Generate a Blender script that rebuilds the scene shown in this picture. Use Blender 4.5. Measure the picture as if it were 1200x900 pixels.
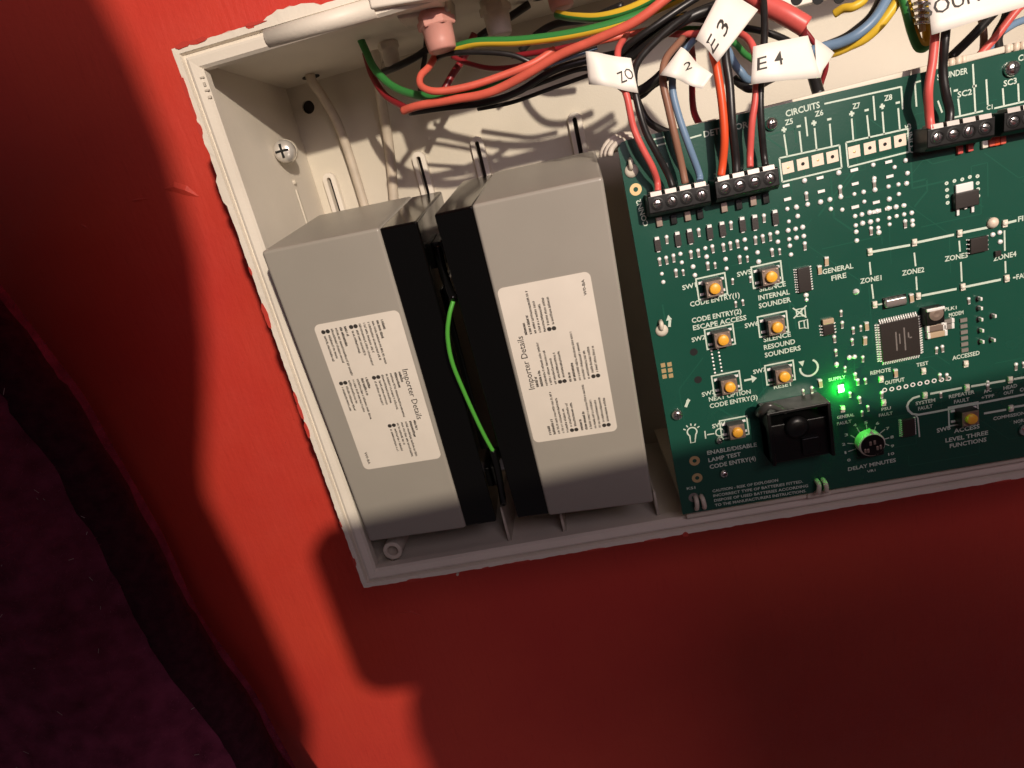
import bpy, bmesh, math, random
from mathutils import Vector, Matrix, noise
random.seed(7)
S = 0.001                                   # the place is measured in mm: u right, v up, d out of the wall
sc = bpy.context.scene
for o in list(bpy.data.objects): bpy.data.objects.remove(o)
def W(u, v, d): return Vector((u, -d, v)) * S

# ------------------------------------------------------------------ camera
CAM = Vector((126.728, 160.198, 345.375)); F = 746.416
_r = Vector((-0.309071, 0.101008, -0.220869))
RC = Matrix.Rotation(_r.length, 3, _r.normalized())
cam = bpy.data.cameras.new('camera'); cam.sensor_fit = 'HORIZONTAL'; cam.sensor_width = 36
cam.lens = F / 1200 * 36; cam.clip_start = 0.005; cam.clip_end = 50
co = bpy.data.objects.new('camera', cam); sc.collection.objects.link(co); sc.camera = co
TO = Matrix(((1, 0, 0), (0, 0, -1), (0, 1, 0)))
m = (TO @ RC).to_4x4(); m.translation = W(*CAM); co.matrix_world = m

# ------------------------------------------------------------------ light
LAMP = Vector((480, 492, 1000))
wd = bpy.data.worlds.new('World'); sc.world = wd; wd.use_nodes = True
bg = wd.node_tree.nodes['Background']; bg.inputs[0].default_value = (1.0, .80, .86, 1); bg.inputs[1].default_value = 0.065
ld = bpy.data.lights.new('torch', 'POINT'); ld.energy = 47; ld.color = (1.0, .865, .70); ld.shadow_soft_size = 0.012
lo = bpy.data.objects.new('torch', ld); sc.collection.objects.link(lo); lo.location = W(*LAMP)
fd = bpy.data.lights.new('fill_light', 'AREA'); fd.energy = 6.0; fd.size = .55; fd.color = (.92, .76, .84)  # soft fill added around the torch, not a lamp of the place
fo = bpy.data.objects.new('fill_light', fd); sc.collection.objects.link(fo)
_fp = LAMP + Vector((-60, 60, 120)); fo.location = W(*_fp); fo.rotation_euler = (W(150, 60, 50) - W(*_fp)).to_track_quat('-Z', 'Y').to_euler()
sc.view_settings.view_transform = 'Standard'; sc.view_settings.look = 'None'
sc.view_settings.exposure = 0.0; sc.view_settings.gamma = 1
sc.render.engine = 'CYCLES'; sc.cycles.max_bounces = 6

# ------------------------------------------------------------------ pixel helpers (photo is 1200 x 900)
def ray(x, y): return RC @ Vector(((x - 600) / F, (450 - y) / F, -1))
def un(x, y, d):
    r = ray(x, y); t = (d - CAM.z) / r.z
    return CAM + r * t
# ------------------------------------------------------------------ materials
MATS = {}
def mat(name, col, rough=.5, metal=0, var=.0, vscale=400, bump=0, bscale=900, spec=.5, emit=None, estr=0, coat=0, trans=0):
    if name in MATS: return MATS[name]
    m = bpy.data.materials.new(name); m.use_nodes = True; nt = m.node_tree; b = nt.nodes['Principled BSDF']
    b.inputs['Base Color'].default_value = (*col, 1); b.inputs['Roughness'].default_value = rough
    b.inputs['Metallic'].default_value = metal; b.inputs['Specular IOR Level'].default_value = spec
    if coat: b.inputs['Coat Weight'].default_value = coat; b.inputs['Coat Roughness'].default_value = .08
    if trans: b.inputs['Subsurface Weight'].default_value = trans; b.inputs['Subsurface Radius'].default_value = (.002, .001, .001)
    if emit: b.inputs['Emission Color'].default_value = (*emit, 1); b.inputs['Emission Strength'].default_value = estr
    tc = nt.nodes.new('ShaderNodeTexCoord')
    if var:
        n = nt.nodes.new('ShaderNodeTexNoise'); n.inputs['Scale'].default_value = vscale; n.inputs['Detail'].default_value = 6
        mx = nt.nodes.new('ShaderNodeMix'); mx.data_type = 'RGBA'
        rp = nt.nodes.new('ShaderNodeValToRGB'); rp.color_ramp.elements[0].position = .3; rp.color_ramp.elements[1].position = .7
        mx.inputs[6].default_value = (*[c * (1 - var) for c in col], 1); mx.inputs[7].default_value = (*[min(1, c * (1 + var * .5)) for c in col], 1)
        nt.links.new(tc.outputs['Object'], n.inputs['Vector']); nt.links.new(n.outputs['Fac'], rp.inputs['Fac'])
        nt.links.new(rp.outputs['Color'], mx.inputs[0]); nt.links.new(mx.outputs[2], b.inputs['Base Color'])
        mr = nt.nodes.new('ShaderNodeMapRange'); mr.inputs[3].default_value = max(.02, rough - .08); mr.inputs[4].default_value = min(1, rough + .12)
        nt.links.new(n.outputs['Fac'], mr.inputs[0]); nt.links.new(mr.outputs[0], b.inputs['Roughness'])
    if bump:
        n2 = nt.nodes.new('ShaderNodeTexNoise'); n2.inputs['Scale'].default_value = bscale; n2.inputs['Detail'].default_value = 4
        bp = nt.nodes.new('ShaderNodeBump'); bp.inputs['Strength'].default_value = bump; bp.inputs['Distance'].default_value = .0006
        nt.links.new(tc.outputs['Object'], n2.inputs['Vector']); nt.links.new(n2.outputs['Fac'], bp.inputs['Height'])
        nt.links.new(bp.outputs['Normal'], b.inputs['Normal'])
    MATS[name] = m; return m
RED = mat('red_paint', (.50, .043, .026), .42, spec=.4)
def paint():
    nt = RED.node_tree; b = nt.nodes['Principled BSDF']; N = nt.nodes.new; K = nt.links.new; tc = N('ShaderNodeTexCoord')
    def ns(scale, det, vec=None, rough=.55):
        n = N('ShaderNodeTexNoise'); n.inputs['Scale'].default_value = scale; n.inputs['Detail'].default_value = det; n.inputs['Roughness'].default_value = rough
        K(vec or tc.outputs['Object'], n.inputs['Vector']); return n.outputs['Fac']
    def rng(f, a, b_, c, d):
        m_ = N('ShaderNodeMapRange'); m_.inputs[1].default_value = a; m_.inputs[2].default_value = b_; m_.inputs[3].default_value = c; m_.inputs[4].default_value = d; K(f, m_.inputs[0]); return m_.outputs[0]
    def mixc(f, a, c):
        m_ = N('ShaderNodeMix'); m_.data_type = 'RGBA'; K(f, m_.inputs[0])
        for k, v in ((6, a), (7, c)):
            if isinstance(v, tuple): m_.inputs[k].default_value = (*v, 1)
            else: K(v, m_.inputs[k])
        return m_.outputs[2]
    mp = N('ShaderNodeMapping'); mp.inputs['Rotation'].default_value = (0, 0, .35); mp.inputs['Scale'].default_value = (1, .12, 1); K(tc.outputs['Object'], mp.inputs['Vector'])
    big = rng(ns(7, 5), .35, .65, 0, 1); c = mixc(big, (.59, .046, .033), (.65, .064, .037))
    st = rng(ns(420, 4, mp.outputs['Vector']), .60, .80, 0, .3); c = mixc(st, c, (.40, .022, .018))             # brush marks
    sp = rng(ns(520, 2), .74, .80, 0, .6); c = mixc(sp, c, (.30, .03, .025))                                     # specks of grime
    K(c, b.inputs['Base Color']); K(rng(ns(40, 6), .3, .7, .34, .55), b.inputs['Roughness'])
    h = N('ShaderNodeMath'); h.operation = 'MULTIPLY_ADD'; K(ns(330, 5), h.inputs[0]); h.inputs[1].default_value = 1.0; K(rng(ns(300, 4, mp.outputs['Vector']), .3, .7, 0, .5), h.inputs[2])
    bp = N('ShaderNodeBump'); bp.inputs['Strength'].default_value = .24; bp.inputs['Distance'].default_value = .0009; K(h.outputs[0], bp.inputs['Height']); K(bp.outputs['Normal'], b.inputs['Normal'])
paint()
CREAM = mat('cream_plastic', (.64, .585, .485), .42, var=.12, vscale=16, bump=.12, bscale=1500)
CREAMD = mat('cream_plastic_dusty', (.60, .54, .46), .55, var=.22, vscale=120, bump=.3, bscale=700)
GREY = mat('grey_battery_plastic', (.31, .288, .25), .3, var=.05, vscale=30, bump=.05, bscale=3000)
BLACKG = mat('black_gloss_plastic', (.0022, .0022, .002), .1, bump=.02, spec=.4)
BLACK = mat('black_plastic', (.005, .005, .005), .35, var=.2, spec=.35)
FLAGM = mat('flag_paper', (.84, .80, .73), .5, var=.03, vscale=90)
LABEL = mat('label_paper', (.70, .645, .565), .45, var=.04, vscale=80)
INK = mat('black_ink', (.03, .026, .022), .6)
GREEN = mat('solder_mask_green', (.0100, .068, .046), .24, var=.06, vscale=25, bump=.03, bscale=1200)
SILK = mat('silkscreen_white', (.56, .66, .56), .6, var=.15, vscale=2500)
SOLDER = mat('solder', (.93, .92, .89), .3, metal=.2, spec=1.0)
CLAMP = mat('terminal_clamp', (.34, .31, .29), .5, metal=.5)
ZINC = mat('zinc_screw', (.72, .69, .65), .3, metal=.55)
TIN = mat('tin', (.75, .73, .70), .3, metal=.9)
STEEL = mat('steel_screw', (.78, .76, .73), .22, metal=1)
GOLD = mat('gold_pad', (.62, .45, .22), .4, metal=.5)
PADM = mat('tinned_pad', (.74, .62, .50), .5, metal=.1, var=.1, vscale=2000)
TAN = mat('tan_ceramic', (.45, .34, .22), .45)
GREYC = mat('grey_ceramic', (.20, .18, .16), .5)
CHIP = mat('chip_epoxy', (.022, .017, .015), .42, bump=.1, bscale=3000)
MARK = mat('chip_marking', (.16, .14, .13), .6)
COVER = mat('switch_metal', (.36, .28, .23), .35, metal=.6)
AMBER = mat('amber_plunger', (.85, .42, .04), .4, trans=.2)
LEDW = mat('led_body', (.75, .70, .60), .3)
LEDG = mat('led_lit_green', (.2, .9, .25), .3, emit=(.03, 1, .06), estr=750)
HOLE = mat('hole_dark', (.004, .004, .004), .8)
WR = mat('wire_red', (.64, .105, .09), .38, var=.1, vscale=200, spec=.4)
WS = mat('wire_salmon', (.64, .115, .075), .4, var=.1, vscale=200, spec=.4)
WO = mat('wire_orange', (.72, .085, .025), .38, spec=.4)
WK = mat('wire_black', (.014, .013, .013), .36, var=.2)
WB = mat('wire_brown', (.26, .13, .085), .42, spec=.4)
WU = mat('wire_blue', (.15, .24, .36), .4, spec=.4)
WG = mat('wire_green', (.035, .20, .045), .4, spec=.4)
WGB = mat('wire_link_green', (.07, .33, .04), .35, spec=.4)
WY = mat('wire_yellow', (.70, .46, .035), .4, spec=.4)
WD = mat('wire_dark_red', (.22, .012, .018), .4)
WC = mat('cable_cream', (.58, .50, .40), .45, var=.12, vscale=150)
PINK = mat('pink_gland', (.62, .30, .25), .35, var=.1, vscale=100, trans=.15)
FLEECE = mat('purple_fleece', (.19, .036, .078), .95, var=.45, vscale=90, bump=1, bscale=500, spec=.1)
PILE = mat('fleece_pile', (.30, .07, .13), .9, spec=.15)
PHONEM = mat('phone_black', (.01, .01, .012), .3)

# ------------------------------------------------------------------ mesh builder in (u, v, d) mm
COL = sc.collection; ORG = {}
class MB:
    def __init__(s): s.v = []; s.f = []; s.m = []; s.k = 0; s.sm = []; s.smooth = False
    def add(s, vs, fs):
        n = len(s.v); s.v += [Vector(v) for v in vs]
        for f in fs: s.f.append([i + n for i in f]); s.m.append(s.k); s.sm.append(s.smooth)
        return s
    def box(s, a, b):
        x0, y0, z0 = a; x1, y1, z1 = b
        return s.add([(x0, y0, z0), (x1, y0, z0), (x1, y1, z0), (x0, y1, z0), (x0, y0, z1), (x1, y0, z1), (x1, y1, z1), (x0, y1, z1)],
              [(3, 2, 1, 0), (4, 5, 6, 7), (0, 1, 5, 4), (1, 2, 6, 5), (2, 3, 7, 6), (3, 0, 4, 7)])
    def prism(s, poly, d0, d1):
        n = len(poly); vs = [(p[0], p[1], d0) for p in poly] + [(p[0], p[1], d1) for p in poly]
        return s.add(vs, [tuple(reversed(range(n))), tuple(range(n, 2 * n))] + [(i, (i + 1) % n, n + (i + 1) % n, n + i) for i in range(n)])
    def cyl(s, c, r, h, seg=14, axis=2, r2=None, caps=True):
        r2 = r if r2 is None else r2; vs = []
        for z, rr in ((0, r), (h, r2)):
            for i in range(seg):
                a = 2 * math.pi * i / seg; q = [rr * math.cos(a), rr * math.sin(a), z]
                if axis == 1: q = [q[0], z, -q[1]]
                if axis == 0: q = [z, q[0], q[1]]
                vs.append((c[0] + q[0], c[1] + q[1], c[2] + q[2]))
        fs = [(i, (i + 1) % seg, seg + (i + 1) % seg, seg + i) for i in range(seg)]
        if caps: fs += [tuple(reversed(range(seg))), tuple(range(seg, 2 * seg))]
        return s.add(vs, fs)
    def lathe(s, c, prof, seg=16, axis=2):
        vs = []
        for r, z in prof:
            for i in range(seg):
                a = 2 * math.pi * i / seg; q = [r * math.cos(a), r * math.sin(a), z]
                if axis == 1: q = [q[0], z, -q[1]]
                if axis == 0: q = [z, q[0], q[1]]
                vs.append((c[0] + q[0], c[1] + q[1], c[2] + q[2]))
        fs = []
        for k in range(len(prof) - 1):
            fs += [(k * seg + i, k * seg + (i + 1) % seg, (k + 1) * seg + (i + 1) % seg, (k + 1) * seg + i) for i in range(seg)]
        fs += [tuple(reversed(range(seg))), tuple(range((len(prof) - 1) * seg, len(prof) * seg))]
        return s.add(vs, fs)
    def tube(s, pts, r, seg=10, mats=None, twist=0, rfun=None):
        P = [Vector(p) for p in pts]; n = len(P); T = []
        for i in range(n): T.append((P[min(i + 1, n - 1)] - P[max(i - 1, 0)]).normalized())
        a = Vector((0, 0, 1))
        if abs(T[0].dot(a)) > .9: a = Vector((0, 1, 0))
        N = (a - T[0] * a.dot(T[0])).normalized(); base = len(s.v); k0 = s.k
        for i in range(n):
            N = (N - T[i] * N.dot(T[i])).normalized(); B = T[i].cross(N); rr = rfun(i / (n - 1)) if rfun else r
            for j in range(seg):
                an = 2 * math.pi * j / seg + twist * i / (n - 1)
                s.v.append(P[i] + (N * math.cos(an) + B * math.sin(an)) * rr)
        for i in range(n - 1):
            for j in range(seg):
                s.f.append([base + i * seg + j, base + i * seg + (j + 1) % seg, base + (i + 1) * seg + (j + 1) % seg, base + (i + 1) * seg + j])
                s.m.append(mats[j % len(mats)] if mats else k0); s.sm.append(True)
        s.f.append([base + j for j in reversed(range(seg))]); s.m.append(k0); s.sm.append(False)
        s.f.append([base + (n - 1) * seg + j for j in range(seg)]); s.m.append(k0); s.sm.append(False)
        return s
    def mesh(s, name, mats, org=(0, 0, 0)):
        me = bpy.data.meshes.new(name); o = Vector(org)
        me.from_pydata([(v - o) * S for v in s.v], [], s.f)
        for x in (mats if isinstance(mats, (list, tuple)) else [mats]): me.materials.append(x)
        me.polygons.foreach_set('material_index', s.m); me.polygons.foreach_set('use_smooth', s.sm); me.update()
        return me
    def build(s, name, mats, parent=None, bevel=0, segs=2, local=False):
        """parent: its recorded origin is subtracted. local=True: coordinates already belong to the parent."""
        org = (0, 0, 0) if local else (ORG.get(parent.as_pointer(), (0, 0, 0)) if parent else None)
        if org is None:
            lo_ = [min(v[i] for v in s.v) for i in range(3)]; hi = [max(v[i] for v in s.v) for i in range(3)]
            org = ((lo_[0] + hi[0]) / 2, lo_[1], lo_[2])
        ob = bpy.data.objects.new(name, s.mesh(name, mats, org)); COL.objects.link(ob)
        if parent: ob.parent = parent; ORG[ob.as_pointer()] = org
        else: ob.rotation_euler = (math.pi / 2, 0, 0); ob.location = W(*org); ORG[ob.as_pointer()] = org
        if bevel: bev(ob, bevel, segs)
        return ob
def bev(ob, w, segs=2):
    b = ob.modifiers.new('bevel', 'BEVEL'); b.width = w * S; b.segments = segs; b.limit_method = 'ANGLE'; b.angle_limit = math.radians(40)
    ob.data.polygons.foreach_set('use_smooth', [True] * len(ob.data.polygons))
    w_ = ob.modifiers.new('normals', 'WEIGHTED_NORMAL'); w_.keep_sharp = True
def tag(o, label, cat, group=None, kind=None):
    o['label'] = label; o['category'] = cat
    if group: o['group'] = group
    if kind: o['kind'] = kind
    return o
def thing(name, label, cat, org, rot=None, group=None):
    e = bpy.data.objects.new(name, None); COL.objects.link(e); e.empty_display_size = .01
    M = TO.copy()
    if rot is not None: M = TO @ rot
    e.matrix_world = Matrix.Translation(W(*org)) @ M.to_4x4(); ORG[e.as_pointer()] = tuple(org)
    return tag(e, label, cat, group)
def inst(name, me, parent, pos, rz=0, sc_=(1, 1, 1)):
    """a part that shares mesh data; pos in world (u, v, d)"""
    ob = bpy.data.objects.new(name, me); COL.objects.link(ob); ob.parent = parent
    o = Vector(ORG.get(parent.as_pointer(), (0, 0, 0))); ob.location = (Vector(pos) - o) * S; ob.rotation_euler = (0, 0, rz); ob.scale = sc_
    ORG[ob.as_pointer()] = tuple(pos); return ob
def spline(pts, n=7):
    P = [Vector(p) for p in pts]; P = [P[0] * 2 - P[1]] + P + [P[-1] * 2 - P[-2]]; out = []
    for i in range(1, len(P) - 2):
        a, b, c, d = P[i - 1:i + 3]
        for k in range(n):
            t = k / n
            out.append(.5 * ((2 * b) + (c - a) * t + (2 * a - 5 * b + 4 * c - d) * t * t + (3 * b - a - 3 * c + d) * t ** 3))
    out.append(P[-2]); return out
def sheet(name, pts3, faces, m, parent):
    mb = MB(); mb.add(pts3, faces); return mb.build(name, m, parent)
_tc = {}
def textmesh(txt, bold=0.0):
    """2-D outline of a text, normalised to 0..1 in x and cap height 1 in y"""
    key = (txt, bold)
    if key in _tc: return _tc[key]
    c = bpy.data.curves.new('t', 'FONT'); c.body = txt; c.size = 1; c.resolution_u = 2; c.offset = bold
    o = bpy.data.objects.new('t', c); COL.objects.link(o); bpy.context.view_layer.update()
    me = bpy.data.meshes.new_from_object(o); vs = [v.co.copy() for v in me.vertices]; fs = [tuple(p.vertices) for p in me.polygons]
    bpy.data.objects.remove(o); bpy.data.curves.remove(c); bpy.data.meshes.remove(me)
    x0 = min(v.x for v in vs); x1 = max(v.x for v in vs); cap = .73
    _tc[key] = ([((v.x - x0) / max(x1 - x0, 1e-6), v.y / cap) for v in vs], fs); return _tc[key]

# ================================================================== the wall
mb = MB(); nx, ny = 60, 60
for j in range(ny + 1):
    for i in range(nx + 1):
        mb.v.append(Vector((-900 + 2000 * i / nx, -900 + 1900 * j / ny, 0)))
for j in range(ny):
    for i in range(nx):
        a = j * (nx + 1) + i; mb.f.append([a, a + 1, a + nx + 2, a + nx + 1]); mb.m.append(0); mb.sm.append(True)
wall = mb.build('wall', RED); wall['kind'] = 'structure'
# scuffs standing proud of the paint, left of the box
def scuff(pts, w, h):
    P = [un(x, y, 0) for x, y in pts]; mb = MB(); n = len(P)
    L = []; 
    for i, p in enumerate(P):
        t = (P[min(i + 1, n - 1)] - P[max(i - 1, 0)]).normalized(); q = Vector((-t.y, t.x, 0)); k = math.sin(math.pi * (i + .15) / (n - .7))
        L += [p + q * w * k + Vector((0, 0, .15)), p + Vector((0, 0, h * max(k, .1))), p - q * w * k + Vector((0, 0, .15))]
    fs = []
    for i in range(n - 1): fs += [(3 * i, 3 * i + 1, 3 * i + 4, 3 * i + 3), (3 * i + 1, 3 * i + 2, 3 * i + 5, 3 * i + 4)]
    mb.add(L, fs); ob = mb.build('paint_flake', RED, wall); return ob
scuff([(193, 222), (205, 219), (218, 223), (233, 230)], 3, 1.6)
scuff([(152, 236), (163, 234), (175, 232)], 1.0, .7)
scuff([(93, 262), (99, 265), (104, 268)], .8, .6)
scuff([(463, 720), (480, 716), (497, 722)], .9, .5)

# ================================================================== the enclosure
WB_, HB, D = 380, 235, 96.3
box = thing('panel_enclosure', 'open cream plastic alarm panel back box with chipped rim on red wall', 'enclosure', (0, 0, 0))
def loop(ins, d, jit=0, big=None, seed=1):
    rnd = random.Random(seed); P = []
    cs = [(ins, ins), (WB_ - ins, ins), (WB_ - ins, HB - ins), (ins, HB - ins)]
    for k in range(4):
        a = Vector(cs[k]); b = Vector(cs[(k + 1) % 4]); n = 170 if k % 2 == 0 else 120; t = (b - a).normalized(); q = Vector((t.y, -t.x))
        for i in range(n):
            p = a.lerp(b, i / n); j = 0
            if jit:
                z = .6 * noise.noise(Vector((p.x * .11, p.y * .11, seed))) + .7 * noise.noise(Vector((p.x * .6, p.y * .6, seed + 5)))
                j = jit * z + rnd.random() * jit * .25
                if big: j += big(p)
            P.append((p.x + q.x * j, p.y + q.y * j, d + (rnd.random() * .4 * min(jit, .6))))
    return P
def flake(p):       # the torn paint along the top edge and small nicks
    if p.y > 230 and 36 < p.x < 58: return 2.2 * math.sin((p.x - 36) / 22 * math.pi) ** .6 + 1.1 * noise.noise(Vector((p.x * .7, 3, 1))) + .8 * noise.noise(Vector((p.x * 1.9, 7, 1)))
    if p.x < 2 and 178 < p.y < 188: return 1.0
    return 0
mb = MB(); mb.smooth = False
prof = [(0, 0, 0), (0, 90, 0), (0, 94.2, .6), (.5, 96.2, .45), (2.6, 96.3, .05), (3.0, 94.4, 0), (4.4, 94.4, 0), (4.7, 96.8, 0), (5.6, 97.2, 0), (8.4, 96.9, 0), (9.3, 95.6, 0), (9.2, 91.5, 0), (5.2, 90.6, 0), (4, 2, 0)]
Ls = [loop(s, d, j, flake if 0 < i < 4 else None, 3 + i // 3) for i, (s, d, j) in enumerate(prof)]
n = len(Ls[0]); vs = [p for l in Ls for p in l]; fs = []
for k in range(len(Ls) - 1): fs += [(k * n + i, k * n + (i + 1) % n, (k + 1) * n + (i + 1) % n, (k + 1) * n + i) for i in range(n)]
mb.add(vs, fs)
# rim plastic: dusty cream, red wall paint creeping over the outermost edge
RIM = mat('rim_plastic', (.75, .69, .60), .45, var=.06, vscale=40, bump=.12, bscale=900)
mb.build('shell', [RIM], box)
rp_ = random.Random(21)
SMEAR = mat('red_paint_smear', (.48, .045, .032), .45)
for k in range(24):                                        # wall paint dragged over the outer lip
    side_ = rp_.choice('lllltb'); q = rp_.uniform(6, 225) if side_ == 'l' else rp_.uniform(4, 60 if side_ == 't' else 300); ln_ = rp_.uniform(1.5, 6); wd_ = rp_.uniform(.4, 1.3); P = []
    for i in range(10):
        a = 2 * math.pi * i / 10; x, y = math.cos(a) * wd_ * rp_.uniform(.6, 1.1), math.sin(a) * ln_ * rp_.uniform(.6, 1.1)
        P.append((x + .4, q + y) if side_ == 'l' else ((q + y, x + .4) if side_ == 'b' else (q + y, HB - x - .4)))
    MB().prism(P if side_ == 'l' else P[::-1], 95.6 + .01 * k, 96.45 + .013 * k).build('paint_smear', SMEAR, box)
def obround(cx, v0, v1, r, n=8):
    P = []
    for i in range(n + 1): a = math.pi * i / n; P.append((cx + r * math.cos(a), v1 + r * math.sin(a)))
    for i in range(n + 1): a = math.pi + math.pi * i / n; P.append((cx + r * math.cos(a), v0 + r * math.sin(a)))
    return P
SLOTS = [(12.6, 160, 184.5), (60.9, 150, 183.5), (91.6, 150, 183.5), (141.2, 150, 183)]
mb = MB(); mb.box((3.2, 3.2, 2.2), (WB_ - 3.2, HB - 3.2, 4)); bp_ = mb.build('back_panel', CREAM, box); MB().box((3.5, 3.5, .3), (WB_ - 3.5, HB - 3.5, .9)).build('slot_dark_backing', mat('slot_void_dark', (.05, .04, .033), .8), box)  # dark sheet behind the slots: the void's darkness put into its colour
cut = MB()
for u, a, b in SLOTS: cut.prism(obround(u, a, b, 1.25), 0.5, 8)
cut.cyl((12.4, 220.4, .5), 3.2, 8, 24)
for u, v in ((200, 214), (216, 214)): cut.cyl((u, v, .5), 3, 8, 20)
co_ = cut.build('cutter', CREAM, box)
bm_ = bp_.modifiers.new('b', 'BOOLEAN'); bm_.object = co_; bm_.solver = 'EXACT'
bpy.context.view_layer.update(); dg = bpy.context.evaluated_depsgraph_get()
nm = bpy.data.meshes.new_from_object(bp_.evaluated_get(dg)); bp_.modifiers.clear(); bp_.data = nm; bpy.data.objects.remove(co_)
for u, a, b in SLOTS:
    o_ = obround(u, a, b, 3.7); i_ = obround(u, a, b, 1.05); k = len(o_); mb = MB()
    vs = [(*p, 3.9) for p in o_] + [(*p, 7.0) for p in obround(u, a, b, 3.3)] + [(*p, 7.2) for p in obround(u, a, b, 1.1)] + [(*p, 3.0) for p in i_]
    mb.add(vs, [(r * k + i, r * k + (i + 1) % k, (r + 1) * k + (i + 1) % k, (r + 1) * k + i) for r in range(3) for i in range(k)]); mb.build('slot_rim', RIM, box)
MB().lathe((12.4, 220.4, 3.9), [(4.8, 0), (4.6, .8), (3.5, .8), (3.25, -.8)], 24).build('hole_rim', CREAM, box) if 0 else None
# ribs and bosses
for u, v1, d0, d1 in ((71.7, 24, 4, 86), (98, 19, 4, 87), (141.2, 18, 4, 86)):
    MB().prism([(u - .7, 4), (u + .7, 4), (u + .45, v1), (u - .45, v1)], d0, d1).build('rib', CREAMD, box)
def boss(u, v, d, r=4.6, h=60):
    return MB().lathe((u, v, d - h), [(r + .4, 0), (r, h - .4), (r - .4, h), (r - 1.7, h), (r - 2.1, h - .4), (r - 2.2, h - 9)], 24)
b_ = boss(17.3, 13.8, 90.8); b_.build('screw_boss', CREAMD, box)
MB().box((13, 4, 40), (14.2, 12, 86)).build('rib', CREAMD, box)
# mark stamped on the left rim, small nub below
for (x, y), w, h in (((237, 91), 1.5, .7), ((240, 99), .7, 1.6), ((243, 106), 1.6, .7), ((246, 114), 1.2, 1.0)):
    p = un(x, y, 96.8); MB().box((p.x - w / 2, p.y - h / 2, 96.2), (p.x + w / 2, p.y + h / 2, 97.4)).build('moulding_mark', CREAMD, box, .2)
p = un(536, 674, 95); MB().cyl((p.x, p.y, 90), .6, 4.8, 8).build('moulding_nib', CREAMD, box)
# rounded bead along the top rim, and the block beside the first gland
mb = MB(); mb.tube([(36, 229.2, 95.2), (77, 229.0, 95.4)], 3.3, 14); mb.build('rim_bead', RIM, box)
mb = MB(); mb.prism([(76, 228), (100, 225.5), (101, 230), (100, 242), (77, 242)], 80, 99.5); mb.build('cover_hinge', RIM, box, .9, 3)
mb = MB(); mb.prism([(82, 226), (101, 224), (102, 231), (82, 231)], 66, 86); mb.build('hinge_seat', CREAMD, box, .8, 3)
MB().lathe((94, 227.5, 85.5), [(1.6, 0), (1.5, 2.6), (.8, 2.9)], 12).build('screw', STEEL, box)
# phillips screw through the left wall
mb = MB(); mb.smooth = True
mb.lathe((9.6, 198.2, 44), [(4.9, 0), (4.9, 2.2), (4.2, 3.6), (2.8, 4.5), (1.4, 4.8), (.05, 4.8)], 22); scr = mb.build('screw', ZINC, box)
mb = MB(); mb.box((9.1, 195.2, 47.5), (10.1, 201.2, 48.95)); mb.box((6.6, 197.7, 47.5), (12.6, 198.7, 48.97)); mb.build('screw_recess', HOLE, scr)
MB().lathe((9.4, 198.2, 34), [(.5, 0), (3.6, 4), (5.2, 8), (5.2, 9.8), (4.9, 10)], 22).build('screw_boss', CREAM, box)
MB().lathe((4.2, 185.4, 33.6), [(1.3, 0), (1.1, 1.4), (.3, 1.7)], 12, axis=0).build('moulding_pip', CREAM, box)
MB().box((4.1, 160, 32.6), (5.0, 182, 34.4)).build('moulding_rib', CREAM, box, .3)
# knock-outs in the ceiling of the box
for u, d in ((22, 15.5), (57, 45), (75, 45), (136, 40), (150, 58), (136, 72), (160, 30), (165, 62), (178, 45)):
    MB().lathe((u, 230.9, d), [(4.2, -.4), (4.1, .3), (3.0, .3), (2.9, .1)], 20, axis=1).build('knockout', HOLE, box)
# shelf behind the circuit board and its corner clip
MB().box((150, 163.2, 40), (372, 165.4, 99.5)).build('board_shelf', CREAM, box, .4)
MB().box((152, 10, 4), (372, 12, 100)).build('board_shelf', CREAM, box, .4)
mb = MB(); mb.smooth = True
for i, rr in enumerate((7.4, 6.2, 5.0)):
    mb.tube([(152.3 + rr * math.cos(a) * 1.05, 161.5 + rr * .85 * math.sin(a), 97 + i * 2.2) for a in [math.radians(20 + 12 * k) for k in range(14)]], 1.1, 8)
mb.build('board_clip', CREAMD, box)
# two clips on the lower rim holding the board
for x, y in ((820, 590), (962, 571)):
    p = un(x, y, 104)
    cb = thing  # noqa
    mb = MB(); mb.prism([(p.x - 5, p.y - 6), (p.x + 5, p.y - 6), (p.x + 3.4, p.y - 1), (p.x - 3.4, p.y - 1)], 92, 101.4); mb.build('clip_seat', CREAM, box, .6)
    for s_ in (-1, 1):
        mb = MB(); mb.tube(spline([(p.x + s_ * 1.7, p.y - 3.4, 101), (p.x + s_ * 1.6, p.y - 1.5, 105), (p.x + s_ * 1.3, p.y + 2.3, 106), (p.x + s_ * 1.2, p.y + 3, 103)], 4), .95, 8); mb.build('clip_finger', CREAM, box)

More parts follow.
